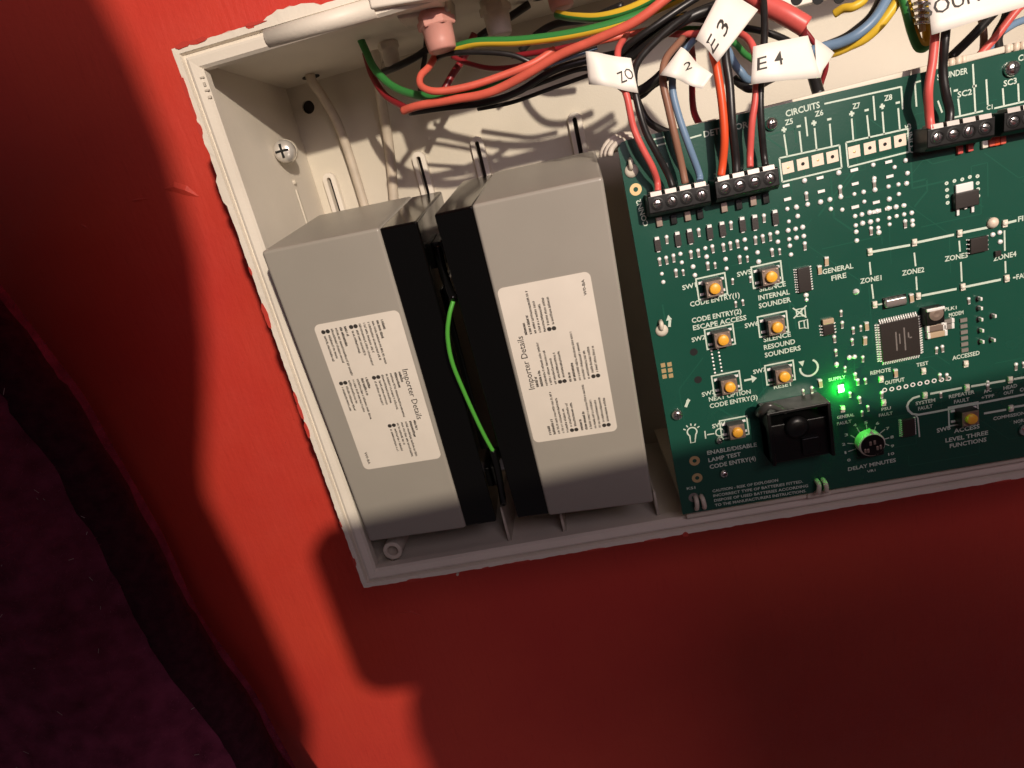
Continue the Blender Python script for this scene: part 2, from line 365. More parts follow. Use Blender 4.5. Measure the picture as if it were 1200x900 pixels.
# ================================================================== batteries
def battery(name, label, org, rv, side):
    R_ = Matrix.Rotation(rv.length, 3, rv.normalized())
    t = thing(name, label, 'battery', org, R_, 'backup batteries standing in the box')
    gw, lw = 44.7, 13.6
    MB().box((0, 0, -67), (gw, 134, 0)).build('case', GREY, t, 1.3, 3, local=True)
    if side > 0: x0, x1 = gw - .3, gw + lw
    else: x0, x1 = -lw, .3
    MB().box((x0, .5, -66.4), (x1, 133.5, -.7)).build('lid', BLACKG, t, .8, 2, local=True)
    fx = x1 if side > 0 else x0
    # stepped lid strip with vents and two spade terminals
    a, b = (fx - .1, fx + 1.2) if side > 0 else (fx - 1.2, fx + .1)
    MB().box((a, 30, -52), (b, 104, -14)).build('vent_strip', BLACKG, t, .5, 2, local=True)
    for y in (14, 117):
        k = side
        tb = MB().box((min(fx, fx + 3 * k), y - 5, -34), (max(fx, fx + 3 * k), y + 5, -16)).build('terminal_well', BLACK, t, .5, local=True)
        c = MB().box((min(fx + 2 * k, fx + 6.5 * k), y - 2.4, -25.4), (max(fx + 2 * k, fx + 6.5 * k), y + 2.4, -24.6)); c.build('terminal_tab', TIN, t, local=True)
    # paper label
    lx = 9.4 if side > 0 else 1.6; ly = 37.5; lw_, lh = 33.6, 66
    r = 2.2; P = []
    for cx, cy, a0 in ((lx + lw_ - r, ly + r, -90), (lx + lw_ - r, ly + lh - r, 0), (lx + r, ly + lh - r, 90), (lx + r, ly + r, 180)):
        for i in range(6): a = math.radians(a0 + 18 * i); P.append((cx + r * math.cos(a), cy + r * math.sin(a)))
    lab = MB().prism(P, .02, .16).build('label', LABEL, t, local=True)
    # reading frame: s along the line, q downwards from the heading edge
    if side > 0: fr = lambda s, q: (lx + lw_ - q, ly + lh - s, .2)
    else: fr = lambda s, q: (lx + q, ly + s, .2)
    def put(mb, txt, s0, s1, qb, cap, bold=0):
        vs, f = textmesh(txt, bold); mb.add([fr(s0 + x * (s1 - s0), qb - y * cap) for x, y in vs], f)
    mb = MB(); put(mb, 'Importer Details', 24, 46.5, 5.3, 2.5, .006); mb.build('label_heading', INK, lab, local=True)
    rnd = random.Random(4 if side > 0 else 9)
    blocks = [(2.6, 7.6, 7), (2.6, 20.4, 7), (24.6, 7.0, 7), (24.6, 19.8, 7), (46.6, 7.2, 7)] if side < 0 else [(2.6, 7.6, 8), (2.6, 22.2, 6), (24.6, 7.0, 7), (24.6, 20.6, 7), (46.6, 7.0, 7)]
    for bx, by, nl in blocks:
        mb = MB()
        for i in range(nl):
            q = by + 1.75 * i; full = (4.5, 8, 20, 15, 12, 17, 19, 14)[i % 8] * rnd.uniform(.8, 1.1); s = bx; hh = 1.0 if i < 2 else .88
            if i >= nl - 2:
                c = [fr(bx + .7 + .85 * math.cos(2 * math.pi * k / 12), q - .4 + .85 * math.sin(2 * math.pi * k / 12)) for k in range(12)]
                if side > 0: c.reverse()
                mb.add([Vector(v) for v in c], [tuple(range(12))]); s += 2.3; full = min(full, 13)
            e = min(bx + full, bx + 20, lh - 3)
            while s < e:                                   # letter-sized strokes: too fine to read in the photograph
                w = rnd.choice((.22, .28, .34)) * (1.35 if i < 2 else 1); h = hh * rnd.choice((1, .82, .82, .82, .9))
                mb.add([fr(s, q), fr(s + w, q), fr(s + w, q - h), fr(s, q - h)], [(0, 1, 2, 3)])
                if rnd.random() < .6: y_ = q - h * rnd.choice((0, .45, .8)); mb.add([fr(s + w, y_), fr(s + w + .2, y_), fr(s + w + .2, y_ - .22), fr(s + w, y_ - .22)], [(0, 1, 2, 3)])
                s += w + (.12 if i < 2 else .19)
                if rnd.random() < .12: s += .3
        mb.build('label_print', INK, lab, local=True)
    mb = MB(); put(mb, 'W0-BA', 57.5, 63.5, 31.2, 1.1, .02); mb.build('label_print', INK, lab, local=True)
    return t
bat1 = battery('battery', 'grey battery with label heading on its right, at the left wall of the box', (12.8, 26.08, 100.87), Vector((.13558, .003983, -.038521)), 1)
bat2 = battery('battery', 'grey battery with label heading on its left, next to the circuit board', (94.57, 24.62, 103.24), Vector((.149513, -.04924, -.021459)), -1)

# ================================================================== circuit board
DB = 103.0
pcb = thing('circuit_board', 'green printed circuit board with white lettering, buttons and terminal blocks', 'circuit board', (150, 14.3, DB))
def B(x, y, h=0): return un(x, y, DB + h)
P = [(150.2, 14.3), (372, 13.6), (372, 161.0), (153.4, 165.6), (151.4, 165.2), (150, 163.4)]
MB().prism(P, DB - 1.6, DB).build('board', GREEN, pcb)
PX = 1 / 3.25
def legend(txt, a, b, cap=1.9, bold=.022, m=SILK, h=.05):
    p, q = B(*a), B(*b); t = (q - p); n = Vector((-t.y, t.x, 0)).normalized(); vs, f = textmesh(txt, bold); z = Vector((0, 0, h))
    mb = MB(); mb.add([p + t * x + n * (y * cap) + z for x, y in vs], f); return mb.build('legend', m, pcb)
def track(pts, w=.55, h=.045, name='printed_line'):
    Q = [B(*p) for p in pts]; mb = MB(); n = len(Q); L = []
    for i, p in enumerate(Q):
        t = (Q[min(i + 1, n - 1)] - Q[max(i - 1, 0)]).normalized(); k = Vector((-t.y, t.x, 0)) * w / 2; L += [p + k + Vector((0, 0, h)), p - k + Vector((0, 0, h))]
    mb.add(L, [(2 * i + 1, 2 * i + 3, 2 * i + 2, 2 * i) for i in range(n - 1)]); return mb.build(name, SILK, pcb)
def ring(c, r, w, a0=0, a1=360, m=SILK, name='printed_ring', h=.045, n=20):
    p = B(*c); mb = MB(); L = []
    for i in range(n + 1):
        a = math.radians(a0 + (a1 - a0) * i / n)
        for rr in (r - w / 2, r + w / 2): L.append((p.x + rr * math.cos(a), p.y + rr * math.sin(a), DB + h))
    mb.add(L, [(2 * i, 2 * i + 1, 2 * i + 3, 2 * i + 2) for i in range(n)]); return mb.build(name, m, pcb)
TRACK = mat('mask_over_copper', (.014, .088, .058), .24, spec=.5)
rt = random.Random(12); mbt = MB()
for k in range(70):
    x, y = rt.uniform(156, 325), rt.uniform(20, 156); w = rt.choice((.25, .25, .35, .6)); z = DB + .012 + .0003 * k; dx, dy = rt.choice(((1, 0), (0, 1), (0, -1), (-1, 0)))
    for seg_ in range(rt.choice((2, 3, 4))):
        l_ = rt.uniform(3, 16); x2, y2 = x + dx * l_, y + dy * l_
        if not (153 < x2 < 340 and 18 < y2 < 158): break
        n_ = Vector((-dy, dx)); n_.normalize(); n_ *= w / 2; mbt.add([(x - n_.x, y - n_.y, z), (x2 - n_.x, y2 - n_.y, z), (x2 + n_.x, y2 + n_.y, z), (x + n_.x, y + n_.y, z)], [(0, 1, 2, 3)]); x, y = x2, y2
        q_ = rt.choice((1, -1)); dx, dy = rt.choice(((dx + q_ * dy, dy + q_ * dx), (q_ * dy, q_ * dx), (dx, dy)))
        m_ = max(abs(dx), abs(dy)) or 0
        dx, dy = (dx / m_, dy / m_) if m_ else (1, 0)
mbt.build('copper_tracks', TRACK, pcb)
# --- lettering
for t_ in [
 ('DETECTOR', (825, 161), (877, 149), 2.1), ('CIRCUITS', (921, 137), (961, 126), 2.1), ('Z5', (920, 147), (929.5, 144.5), 1.8), ('Z6', (955, 137), (965, 134.5), 1.8),
 ('Z7', (999, 128), (1008, 126), 1.8), ('Z8', (1036, 118.5), (1045.5, 116.5), 1.8), ('CONN2', (760, 264), (750.5, 233), 1.9), ('CONN5', (1073, 178), (1066.5, 144), 1.9),
 ('SW1', (800, 340), (816, 336), 1.8), ('CODE ENTRY(1)', (809, 359.5), (867, 348), 1.95), ('CODE ENTRY(2)', (811, 378.5), (869, 367), 1.95), ('ESCAPE ACCESS', (812.5, 387), (875, 374.5), 1.95),
 ('SW2', (811, 401), (827, 397), 1.8), ('SW5', (864, 324.5), (881, 320.5), 1.8), ('SILENCE', (890, 342), (921, 335), 1.9), ('INTERNAL', (889, 352), (925.5, 344.5), 1.95), ('SOUNDER', (889.5, 361.5), (927, 353.5), 1.95),
 ('SW6', (873, 384.5), (889, 381), 1.8), ('SILENCE', (895, 401), (927, 394), 1.9), ('RESOUND', (895.5, 410), (932, 402.5), 1.95), ('SOUNDERS', (896.5, 419), (938.5, 410), 1.95),
 ('SW7', (883, 438.5), (898, 435), 1.8), ('RESET', (907, 456), (929, 451.5), 1.8), ('SW3', (823, 465), (838, 461), 1.8), ('NEXT OPTION', (831, 470.5), (880, 461), 1.85), ('CODE ENTRY(3)', (832, 478.5), (888, 467.5), 1.95),
 ('SW4', (835, 502), (851, 498), 1.8), ('ENABLE/DISABLE', (829, 533), (887, 523), 1.8), ('LAMP TEST', (830.5, 541.5), (868.5, 534), 1.8), ('CODE ENTRY(4)', (832, 549.5), (886, 539), 1.9),
 ('CAUTION - RISK OF EXPLOSION', (835, 577), (912, 564), 1.25), ('INCORRECT TYPE OF BATTERIES FITTED.', (836, 582.5), (941, 565.5), 1.25), ('DISPOSE OF USED BATTERIES ACCORDING', (837, 588), (947, 570.5), 1.25), ('TO THE MANUFACTURERS INSTRUCTIONS.', (838, 593.5), (945, 576.5), 1.25),
 ('KS1', (805, 574), (815, 572.5), 1.2), ('GENERAL', (964, 321.5), (1000, 314), 1.9), ('FIRE', (974.5, 329), (992, 325), 1.9),
 ('ZONE1', (1008, 332.5), (1033, 328), 1.9), ('ZONE2', (1057, 323), (1083, 318.5), 1.9), ('ZONE3', (1107, 306.5), (1134, 301.5), 1.9), ('ZONE4', (1164, 306), (1191, 300), 1.9),
 ('FIRE', (1193, 260), (1210, 256), 1.9), ('FAULT', (1191, 327.5), (1214, 322), 1.9), ('PLK1', (1107, 364.5), (1121, 362), 1.3), ('MODEM', (1112, 371.5), (1129, 368), 1.5),
 ('ACCESSED', (1116, 422), (1148, 415.5), 1.7), ('TEST', (1074, 430), (1088, 427), 1.5), ('REMOTE', (1020, 439.5), (1044, 435), 1.6), ('OUTPUT', (1037, 451), (1060, 446.5), 1.6),
 ('SYSTEM', (1073, 475), (1096, 470.5), 1.5), ('FAULT', (1076, 481), (1093, 477.5), 1.5), ('REPEATER', (1112, 467), (1142, 461), 1.5), ('FAULT', (1118, 473), (1136, 469.5), 1.5),
 ('A/C', (1153, 461), (1162, 458.5), 1.5), ('+TPF', (1150, 468), (1165, 465), 1.3), ('HEAD', (1176, 457), (1192, 453.5), 1.5), ('OUT', (1176, 463), (1188, 460.5), 1.4), ('CODE', (1195, 459), (1212, 455.5), 1.5),
 ('COMMISSIONING', (1164, 492.5), (1212, 483.5), 1.4), ('NORMAL', (1188, 496.5), (1210, 492), 1.4), ('SW8', (1098, 507), (1114, 503), 1.8), ('ACCESS', (1118, 507.5), (1148, 501.5), 1.8), ('LEVEL THREE', (1108, 518.5), (1158, 509), 1.8), ('FUNCTIONS', (1113, 525), (1156, 517), 1.8),
 ('DELAY MINUTES', (994, 552), (1050, 541), 1.7), ('VR1', (1016, 554), (1026, 552), 1.1), ('GENERAL', (981, 491), (1001, 487.5), 1.3), ('FAULT', (981, 498.5), (998, 495), 1.3), ('PSU', (1033, 481.5), (1044, 479.5), 1.3), ('FAULT', (1030, 488.5), (1046, 485.5), 1.3),
 ('SUPPLY', (971, 447), (991, 443), 1.3), ('SOUNDER', (1098, 94), (1134, 86), 1.9), ('SC2', (1122, 114.5), (1139, 110.5), 1.9), ('SC3', (1176, 101.5), (1191.5, 97.5), 1.9), ('CIRCUITS', (1193, 72), (1232, 63), 1.9), ('C1', (1156, 129), (1163, 127.5), 1.5),
 ('0', (993, 541), (997, 540), 1.2), ('1', (990, 532), (992, 531.5), 1.2), ('2', (987, 522.5), (991, 521.5), 1.2), ('3', (990, 511.5), (994, 510.5), 1.2), ('4', (1000, 500), (1004, 499), 1.2), ('5', (1013, 497), (1017, 496), 1.2), ('6', (1026.5, 498), (1030.5, 497), 1.2), ('7', (1038.5, 504), (1042.5, 503), 1.2), ('8', (1043.5, 514), (1047.5, 513), 1.2), ('9', (1044, 524.5), (1048, 523.5), 1.2), ('10', (1041, 534), (1048, 532.5), 1.2)]:
    legend(*t_)
# --- printed lines
for l_ in [
 [(918.8, 157.5), (922.5, 183)], [(936.7, 153.7), (939.5, 179)], [(943.7, 137), (946.2, 159.7)], [(954.5, 150), (957, 176)], [(972.3, 145), (974.5, 171)],
 [(998, 139), (1000, 164.7)], [(1016, 135), (1018.7, 161.7)], [(1023.3, 112.5), (1025.5, 141)], [(1034, 131), (1036, 157.5)], [(1052.5, 126.7), (1054.5, 152.5)],
 [(966, 121.7), (1056, 101.7)], [(1056, 101.2), (1058, 128)], [(808, 162), (822, 158)], [(766, 163.5), (779, 160.5)], [(768, 171), (780, 168)], [(772, 178), (774, 184)], [(781, 191), (784, 201)],
 [(913.3, 185.3), (983.7, 170)], [(983.7, 170), (986.3, 196.7)], [(986.3, 196.7), (916.7, 213.3)], [(916.7, 213.3), (913.3, 185.3)],
 [(991.3, 167), (1064, 150.7)], [(1064, 150.7), (1065.7, 177.7)], [(1065.7, 177.7), (994, 195.8)], [(994, 195.8), (991.3, 167)],
 [(1072, 97), (1079, 94.8)], [(1072, 97), (1074, 125)], [(1084, 113), (1086, 121)], [(1099, 118), (1104, 132)], [(1113, 103), (1116, 133)], [(1122.7, 115.5), (1125, 135)], [(1140, 75), (1143, 132)], [(1155.7, 93), (1157.5, 123)], [(1175, 103.5), (1176.5, 124.5)], [(1193, 98), (1194, 120)], [(1112, 139), (1152, 130)], [(1165, 127), (1200, 119)],
 [(1019, 307), (1020.5, 322)], [(1021.5, 333), (1023.5, 350)], [(1071.3, 296), (1073, 312)], [(1073.5, 324), (1074.5, 340)], [(1124, 282), (1125, 295)], [(1126, 307), (1127, 330)], [(1177, 270), (1177.5, 294)], [(1178, 306), (1178.5, 320)],
 [(1029, 357), (1034, 356)], [(1187, 325.5), (1190, 325)]]:
    track(l_)
for l_ in [[(1022.5, 295), (1066.5, 287.2)], [(1075, 284), (1118, 275)], [(1128.5, 272.5), (1160, 266)], [(1181, 261), (1191, 258.5)], [(1080, 346.5), (1121, 338.5)], [(1132, 336), (1173, 327.5)], [(1153, 484.5), (1179, 480)], [(1188, 477), (1212, 473)]]:
    track(l_, .85)
track([(1215, 439.5), (1188, 444.3)], .85); track([(1178, 446), (1138, 452.8)], .85); track([(1127, 454.5), (1090, 461.5)], .85)
track([(1078, 464), (1070, 466.5), (1065, 471), (1063, 476), (1064.5, 481), (1069, 485), (1076.5, 486), (1095, 482.7), (1150, 472), (1212, 460)], .85)
track([(1073, 486), (1075.5, 490), (1076.5, 500), (1077.5, 512)], .5)
for x, y in ((918.7, 152), (953.8, 144.2), (998, 133.3), (1033.8, 124.7)):
    track([(x - 3, y + .7), (x + 3, y - .7)], .7); track([(x - .5, y - 3.2), (x + .5, y + 3.2)], .7, .055)
for x, y in ((936, 148), (971.7, 139.7), (1015.5, 129), (1052, 120.3), (1120, 106), (1142, 101)): track([(x - 2.5, y + .6), (x + 2.5, y - .6)], .7)
# arrows and pictograms
track([(872, 446), (881, 444)], .8); p = [B(880, 439.5), B(887, 443), B(881.5, 448.5)]; MB().add([q + Vector((0, 0, .06)) for q in p], [(0, 2, 1)]).build('printed_arrow', SILK, pcb)
ring((948, 431), 3.3, .75, 60, -190, n=26); p = [B(935.5, 424), B(942.5, 422.5), B(940.5, 429.5)]; MB().add([q + Vector((0, 0, .06)) for q in p], [(0, 2, 1)]).build('printed_arrow', SILK, pcb)
for sx, sy, cr in ((937, 366, 1), (940, 380, 0)):
    track([(sx - 4, sy - 3), (sx + 2, sy - 4.5), (sx + 3, sy + 4), (sx - 3, sy + 5), (sx - 4, sy - 3)], .5); track([(sx + 2, sy - 4), (sx + 6, sy - 6), (sx + 7, sy + 5), (sx + 3, sy + 4)], .5, .055)
    if cr: track([(sx - 8, sy - 5), (sx + 8, sy + 6)], .5, .065); track([(sx - 7, sy + 7), (sx + 8, sy - 8)], .5, .075)
ring((811, 506), 1.9, .55, -50, 230); track([(808.2, 510), (809.5, 519), (814.5, 518), (815.3, 509)], .5)
for a in (30, 60, 90, 120, 150):
    p = B(811, 506); ca, sa = math.cos(math.radians(a)), math.sin(math.radians(a)); k = Vector((-sa, ca, 0)) * .25; q0 = p + Vector((ca, sa, 0)) * 2.7; q1 = p + Vector((ca, sa, 0)) * 3.7; z = Vector((0, 0, .05))
    MB().add([q0 - k + z, q1 - k + z, q1 + k + z, q0 + k + z], [(0, 1, 2, 3)]).build('printed_line', SILK, pcb)
track([(826, 505), (827, 514)], .5); track([(828.5, 509.5), (837, 508)], .5); ring((843.5, 506.5), 1.6, .5)
p = [B(779, 374.5), B(786, 368.5), B(788, 376)]
track([(784.5, 383), (785, 375)], 1.0); MB().add([B(780.5, 376) + Vector((0, 0, .06)), B(787.5, 374) + Vector((0, 0, .06)), B(783, 369) + Vector((0, 0, .06))], [(0, 1, 2)]).build('printed_arrow', SILK, pcb)
track([(805, 468.5), (808, 470.5)], 1.3); track([(803.5, 477), (807, 468)], 1.1, .055)
# dial ticks
for a, b in (((1004, 501), (1008.5, 508.5)), ((1015, 497.5), (1016, 503)), ((1026, 500), (1024, 506)), ((1037, 503), (1031, 508)), ((1042, 513), (1035, 515)), ((1042, 522), (1037, 520)), ((997, 510), (1005, 515)), ((993, 519.5), (1003, 520)), ((994, 529), (1003, 526))): track([a, b], .35)
# --- small parts with shared meshes
def shared(name, fn, mats):
    mb = MB(); fn(mb); return mb.mesh(name, mats)
def dome(mb, x, y, r, h, k, seg=8):
    mb.k = k; mb.smooth = True; mb.lathe((x, y, 0), [(r, 0), (r * .92, h * .5), (r * .6, h * .86), (r * .1, h)], seg); mb.smooth = False
def f_via(mb): dome(mb, 0, 0, .72, .55, 0)
def f_res(mb):                                   # little chip resistor standing up and down the board
    mb.k = 1; mb.box((-.55, -1.5, 0), (.55, .7, .5)); dome(mb, 0, .85, .88, .85, 0); mb.k = 0; mb.box((-.5, -1.9, 0), (.5, -1.45, .45))
def f_dio(mb):
    mb.k = 1; mb.box((-1.1, -2.6, 0), (1.1, 2.0, 1.1)); mb.k = 0; mb.box((-.8, 1.7, 0), (.8, 2.75, 1.25)); mb.box((-.6, -3.2, 0), (.6, -2.5, .4))
def f_cap(mb):
    mb.k = 1; mb.box((-.75, -1.7, 0), (.75, 1.3, .9)); mb.k = 0; mb.box((-.8, 1.2, 0), (.8, 1.9, 1.0)); mb.box((-.8, -2.0, 0), (.8, -1.6, .7))
def f_led(mb):
    mb.k = 0; mb.smooth = True; mb.lathe((0, 0, 0), [(.95, 0), (.95, .8), (.75, 1.15), (.1, 1.3)], 10); mb.smooth = False; mb.box((-.8, -1.35, 0), (.8, -.5, .7)); mb.box((-.8, .5, 0), (.8, 1.3, .8))
def f_pad(mb): mb.k = 0; mb.box((-1.95, -1.95, 0), (1.95, 1.95, .06)); mb.k = 1; mb.cyl((0, 0, .03), .62, .05, 10)
def f_pad2(mb): mb.k = 0; mb.box((-1.95, -1.95, 0), (1.95, 1.95, .06)); dome(mb, .05, -.05, .5, .12, 1)
M_VIA = shared('via', f_via, [SOLDER]); M_RES = shared('resistor', f_res, [SOLDER, GREYC]); M_DIO = shared('diode', f_dio, [SOLDER, CHIP]); M_CAP = shared('capacitor', f_cap, [SOLDER, TAN]); M_LED = shared('led', f_led, [LEDW])
M_PAD = shared('pad', f_pad, [PADM, HOLE]); M_PAD2 = shared('pad', f_pad2, [PADM, GOLD])
def putm(name, me, x, y, h=0, rz=0, s=1): return inst(name, me, pcb, B(x, y, h), rz, (s, s, s))
g = lambda ox, oy, L, k=6: [(ox + x / k, oy + y / k) for x, y in L]
rj = lambda a=.08: random.uniform(-a, a)
for x, y in g(750, 240, [(122, 275), (264, 240), (350, 220), (488, 190), (577, 170), (717, 137), (805, 122), (947, 88)]): putm('diode', M_DIO, x, y, 0, rj(.03), .95)
for x, y in g(750, 240, [(187, 235), (412, 185), (638, 135), (870, 85), (137, 390), (185, 380), (235, 365), (357, 340), (409, 330), (509, 300), (585, 290), (634, 278), (684, 265), (810, 240), (862, 228), (914, 215), (252, 470), (475, 420), (700, 375), (927, 325), (1157, 280)]): putm('resistor', M_RES, x, y + 1, 0, rj(.05), .92)
for x, y in g(750, 240, [(303, 467), (527, 417), (754, 372), (980, 320), (650, 530), (775, 515), (672, 690), (722, 678)]): putm('resistor', M_RES, x, y + 1, 0, rj(), .7)
via = g(750, 240, [(283, 345), (458, 305), (735, 245), (963, 195), (293, 405), (467, 365), (600, 382), (743, 308), (825, 335), (968, 260), (372, 435), (385, 495), (607, 448), (833, 400), (153, 485), (163, 543), (440, 550), (1035, 30), (1100, 18), (1045, 117), (1107, 80), (1040, 180), (1092, 170), (1142, 157), (1047, 242), (1098, 232), (1150, 220), (1052, 288), (1060, 350)])
via += g(860, 100, [(495, 670), (735, 615), (745, 715), (750, 785), (373, 868), (437, 855), (517, 837), (607, 820), (673, 803), (978, 560), (985, 655), (990, 735), (845, 765), (910, 750), (1085, 712), (1155, 697), (915, 818), (1090, 800), (1158, 765), (760, 875), (680, 870), (1138, 855), (1190, 845)])
via += g(1000, 240, [(10, 80), (58, 68), (112, 55), (165, 45), (243, 25), (298, 15), (355, 5), (15, 145), (63, 130), (118, 120), (170, 108), (250, 93), (302, 80), (355, 68), (408, 57), (18, 190), (173, 162), (253, 138), (413, 112), (415, 143), (22, 252), (177, 195), (978, 210), (1027, 195), (1030, 260)])
via += g(850, 280, [(568, 395), (570, 428), (870, 832), (907, 828), (780, 880), (565, 395)]) + [(1061, 188), (1063, 203), (1048, 196), (1062, 215)]
for x, y in via: putm('via', M_VIA, x, y, 0, 0, random.uniform(1.05, 1.4))
M_LNG = shared('resistor', lambda mb: (setattr(mb, 'k', 0), mb.box((-1.5, -.6, 0), (1.5, .6, .55))), [SOLDER])
for x, y in g(860, 100, [(365, 705), (603, 650), (375, 800), (612, 745), (843, 595), (1085, 538), (850, 692), (1093, 640), (998, 822), (850, 855), (1083, 865), (1000, 885)]): putm('solder_pad', M_LNG, x, y, 0, .02, random.uniform(.75, 1.0))
for x, y in g(860, 100, [(508, 775), (745, 735), (985, 690)]) + g(1000, 240, [(122, 180), (362, 130)]): putm('resistor', M_RES, x, y, 0, 0, .9)
for x, y in g(860, 100, [(380, 578), (590, 525)]) + [(1001, 177.8)]: putm('pad', M_PAD2, x, y, .02, .02)
for x, y in g(860, 100, [(485, 552), (693, 502)]) + [(1019.3, 173.3), (1037, 169), (1054.8, 164.7)]: putm('pad', M_PAD, x, y, .02, .02)
# LEDs of the zone bars and the fault lines
for x, y in [(1018.7, 295), (1070.8, 284), (1123.7, 273.3), (1176.7, 261.7), (1024.5, 356.7), (1075.3, 346.7), (1127.5, 336), (1178.8, 326), (1131, 426), (1081.5, 434.5), (1032, 444), (1083.3, 462.8), (1132.5, 453.7), (1183, 444.7), (1183.8, 478), (1035, 471.5), (987, 479)]:
    putm('led', M_LED, x, y, 0, rj(.05), .95)
for x, y in [(1067.5, 349), (960, 316), (968, 306), (1015, 382), (1013, 399), (1049, 437), (961, 449), (941, 469), (952, 467)]: putm('capacitor', M_CAP, x, y, 0, rj(.06), .85)
for x, y in g(850, 280, [(812, 520), (820, 600), (897, 640), (950, 625), (765, 700), (775, 795), (890, 720), (965, 840)]) + [(980, 427), (990, 432), (1005, 447), (1014, 446), (1007, 468), (1017, 478), (1010, 484), (996, 462), (1002, 440), (941, 459), (951, 456), (1097, 410), (1104, 408), (1102, 462), (1109, 441), (1101, 441), (1135, 352), (1190, 429), (1199, 427), (1157, 449), (1157, 453), (1033, 462)]:
    putm('resistor', M_RES, x, y, 0, rj(), random.uniform(.65, .9))
for i in range(6): p = B(1128.5 + i * .3, 375 + i * 7); MB().box((p.x - 1.2, p.y - .7, DB), (p.x + 1.2, p.y + .7, DB + .5)).build('resistor', GREYC, pcb)
for x, y in [(1146, 350), (1146.5, 361), (1147, 374), (1148, 387), (1148.5, 400), (1161.5, 398), (1162.5, 370)]:
    p = B(x, y); MB().cyl((p.x, p.y, DB - .3), 1.1, .34, 10).build('pin_hole', HOLE, pcb); MB().box((p.x - .35, p.y - .4, DB), (p.x + .35, p.y + .9, DB + 2.2)).build('header_pin', SOLDER, pcb, .15)
for i, (x, y) in enumerate(g(1000, 390, [(220, 402), (270, 395), (320, 387), (370, 377), (418, 365), (468, 357), (518, 347), (568, 337), (620, 330), (670, 322)])): ring((x, y), .72, .42, m=SOLDER, name='ring_pad', n=12)
for i in range(7):
    for s_ in (0, 1):
        x, y = (833.5 + i * .7 + s_ * 8, 411 + i * 4.3 - s_ * 2.2); putm('via', M_VIA, x, y, 0, 0, .65)
# ring pads, gold pads, holes
for (x, y), r, mm in (((745, 222), 1.5, GOLD), ((814, 540), 1.5, GOLD), ((817, 560), 1.5, GOLD), ((813, 583), 1.5, GREYC)): ring((x, y), r, 1.3, m=mm, name='ring_pad')
for i in range(3):
    for s_ in (0, 1): p = B(777 + i * .9 + s_ * 7.5, 428 + i * 6.6 - s_ * 1); MB().box((p.x - .85, p.y - .85, DB), (p.x + .85, p.y + .85, DB + .05)).build('gold_pad', GOLD, pcb)
for x, y in ((813, 412.5), (818, 445)):
    p = B(x, y); MB().cyl((p.x, p.y, DB - .4), 1.5, .44, 12).build('board_hole', HOLE, pcb)
# screws and plastic posts
def screw(x, y, r):
    p = B(x, y, 1.5); mb = MB(); mb.smooth = True; mb.lathe((p.x, p.y, DB), [(r, 0), (r, .9), (r * .8, 1.7), (r * .4, 2.1), (.05, 2.1)], 18); s_ = mb.build('screw', STEEL, pcb)
    mb = MB(); mb.box((p.x - r * .55, p.y - .22, DB + 1.85), (p.x + r * .55, p.y + .22, DB + 2.16)); mb.box((p.x - .22, p.y - r * .55, DB + 1.85), (p.x + .22, p.y + r * .55, DB + 2.18)); mb.build('screw_recess', HOLE, s_)
screw(905, 145, 2.2); screw(1188, 80, 2.5); screw(794, 487, 2.3); screw(849, 556, 1.7); screw(1203, 505, 2.3); screw(843.5, 517, 1.4)
for x, y in ((740, 200), (775.5, 387)):
    p = B(x, y); mb = MB(); mb.smooth = True; mb.lathe((p.x, p.y, DB), [(2.4, 0), (2.4, .4), (1.2, .8), (.1, .9)], 16); mb.tube([(p.x - .2, p.y + .2, DB), (p.x - .1, p.y + 1.4, DB + 1.8), (p.x, p.y + 3.2, DB + 2.3), (p.x, p.y + 3.8, DB + .6)], .85, 8); mb.build('board_post', CREAM, pcb)
# push buttons
M_BASE = shared('push_button', lambda mb: mb.box((-3.1, -3.0, 0), (3.1, 3.0, 4.4)), [BLACK])
M_COV = shared('cover_plate', lambda mb: (mb.box((-2.95, -2.9, 4.4), (2.95, 2.9, 4.65)), [mb.lathe((sx * 2.3, sy * 2.25, 4.6), [(.45, 0), (.4, .3), (.1, .35)], 8) for sx in (-1, 1) for sy in (-1, 1)]), [COVER])
def f_pl(mb): mb.smooth = True; mb.lathe((0, 0, 4.6), [(2.05, 0), (2.05, .2), (1.95, 1.3), (1.75, 1.5), (.05, 1.5)], 20)
M_PL = shared('plunger', f_pl, [AMBER])
M_LEAD = shared('lead', lambda mb: (mb.box((-.75, -.45, 0), (.75, .45, .35)),), [SOLDER])
def button(x, y, fr=None, lit=1):
    p = B(x, y, 5.8); p.z = DB; b_ = inst('push_button', M_BASE, pcb, p)
    inst('cover_plate', M_COV, b_, p); inst('plunger', M_PL, b_, p)
    for sx in (-1, 1):
        for sy in (-1, 1): inst('lead', M_LEAD, b_, p + Vector((sx * 3.9, sy * 2.2, 0)))
    c = p; w, h = 5.3, 4.0
    L = [c + Vector(q) for q in ((-w, -h, .045), (w, -h, .045), (w, h, .045), (-w, h, .045))]; mb = MB()
    for i in range(4):
        a, b2 = L[i], L[(i + 1) % 4]; t = (b2 - a).normalized() * .28; k = Vector((-t.y, t.x, 0)); mb.add([a - t - k, b2 + t - k, b2 + t + k, a - t + k], [(0, 1, 2, 3)])
        for v in mb.v[-4:]: v.z += .004 * i
    mb.build('printed_frame', SILK, pcb)
for x, y in ((838.3, 338.7), (904.7, 324.7), (911.7, 384), (848, 399), (856, 454.3), (920, 442), (865, 507.5), (1139.7, 491.7)): button(x, y)
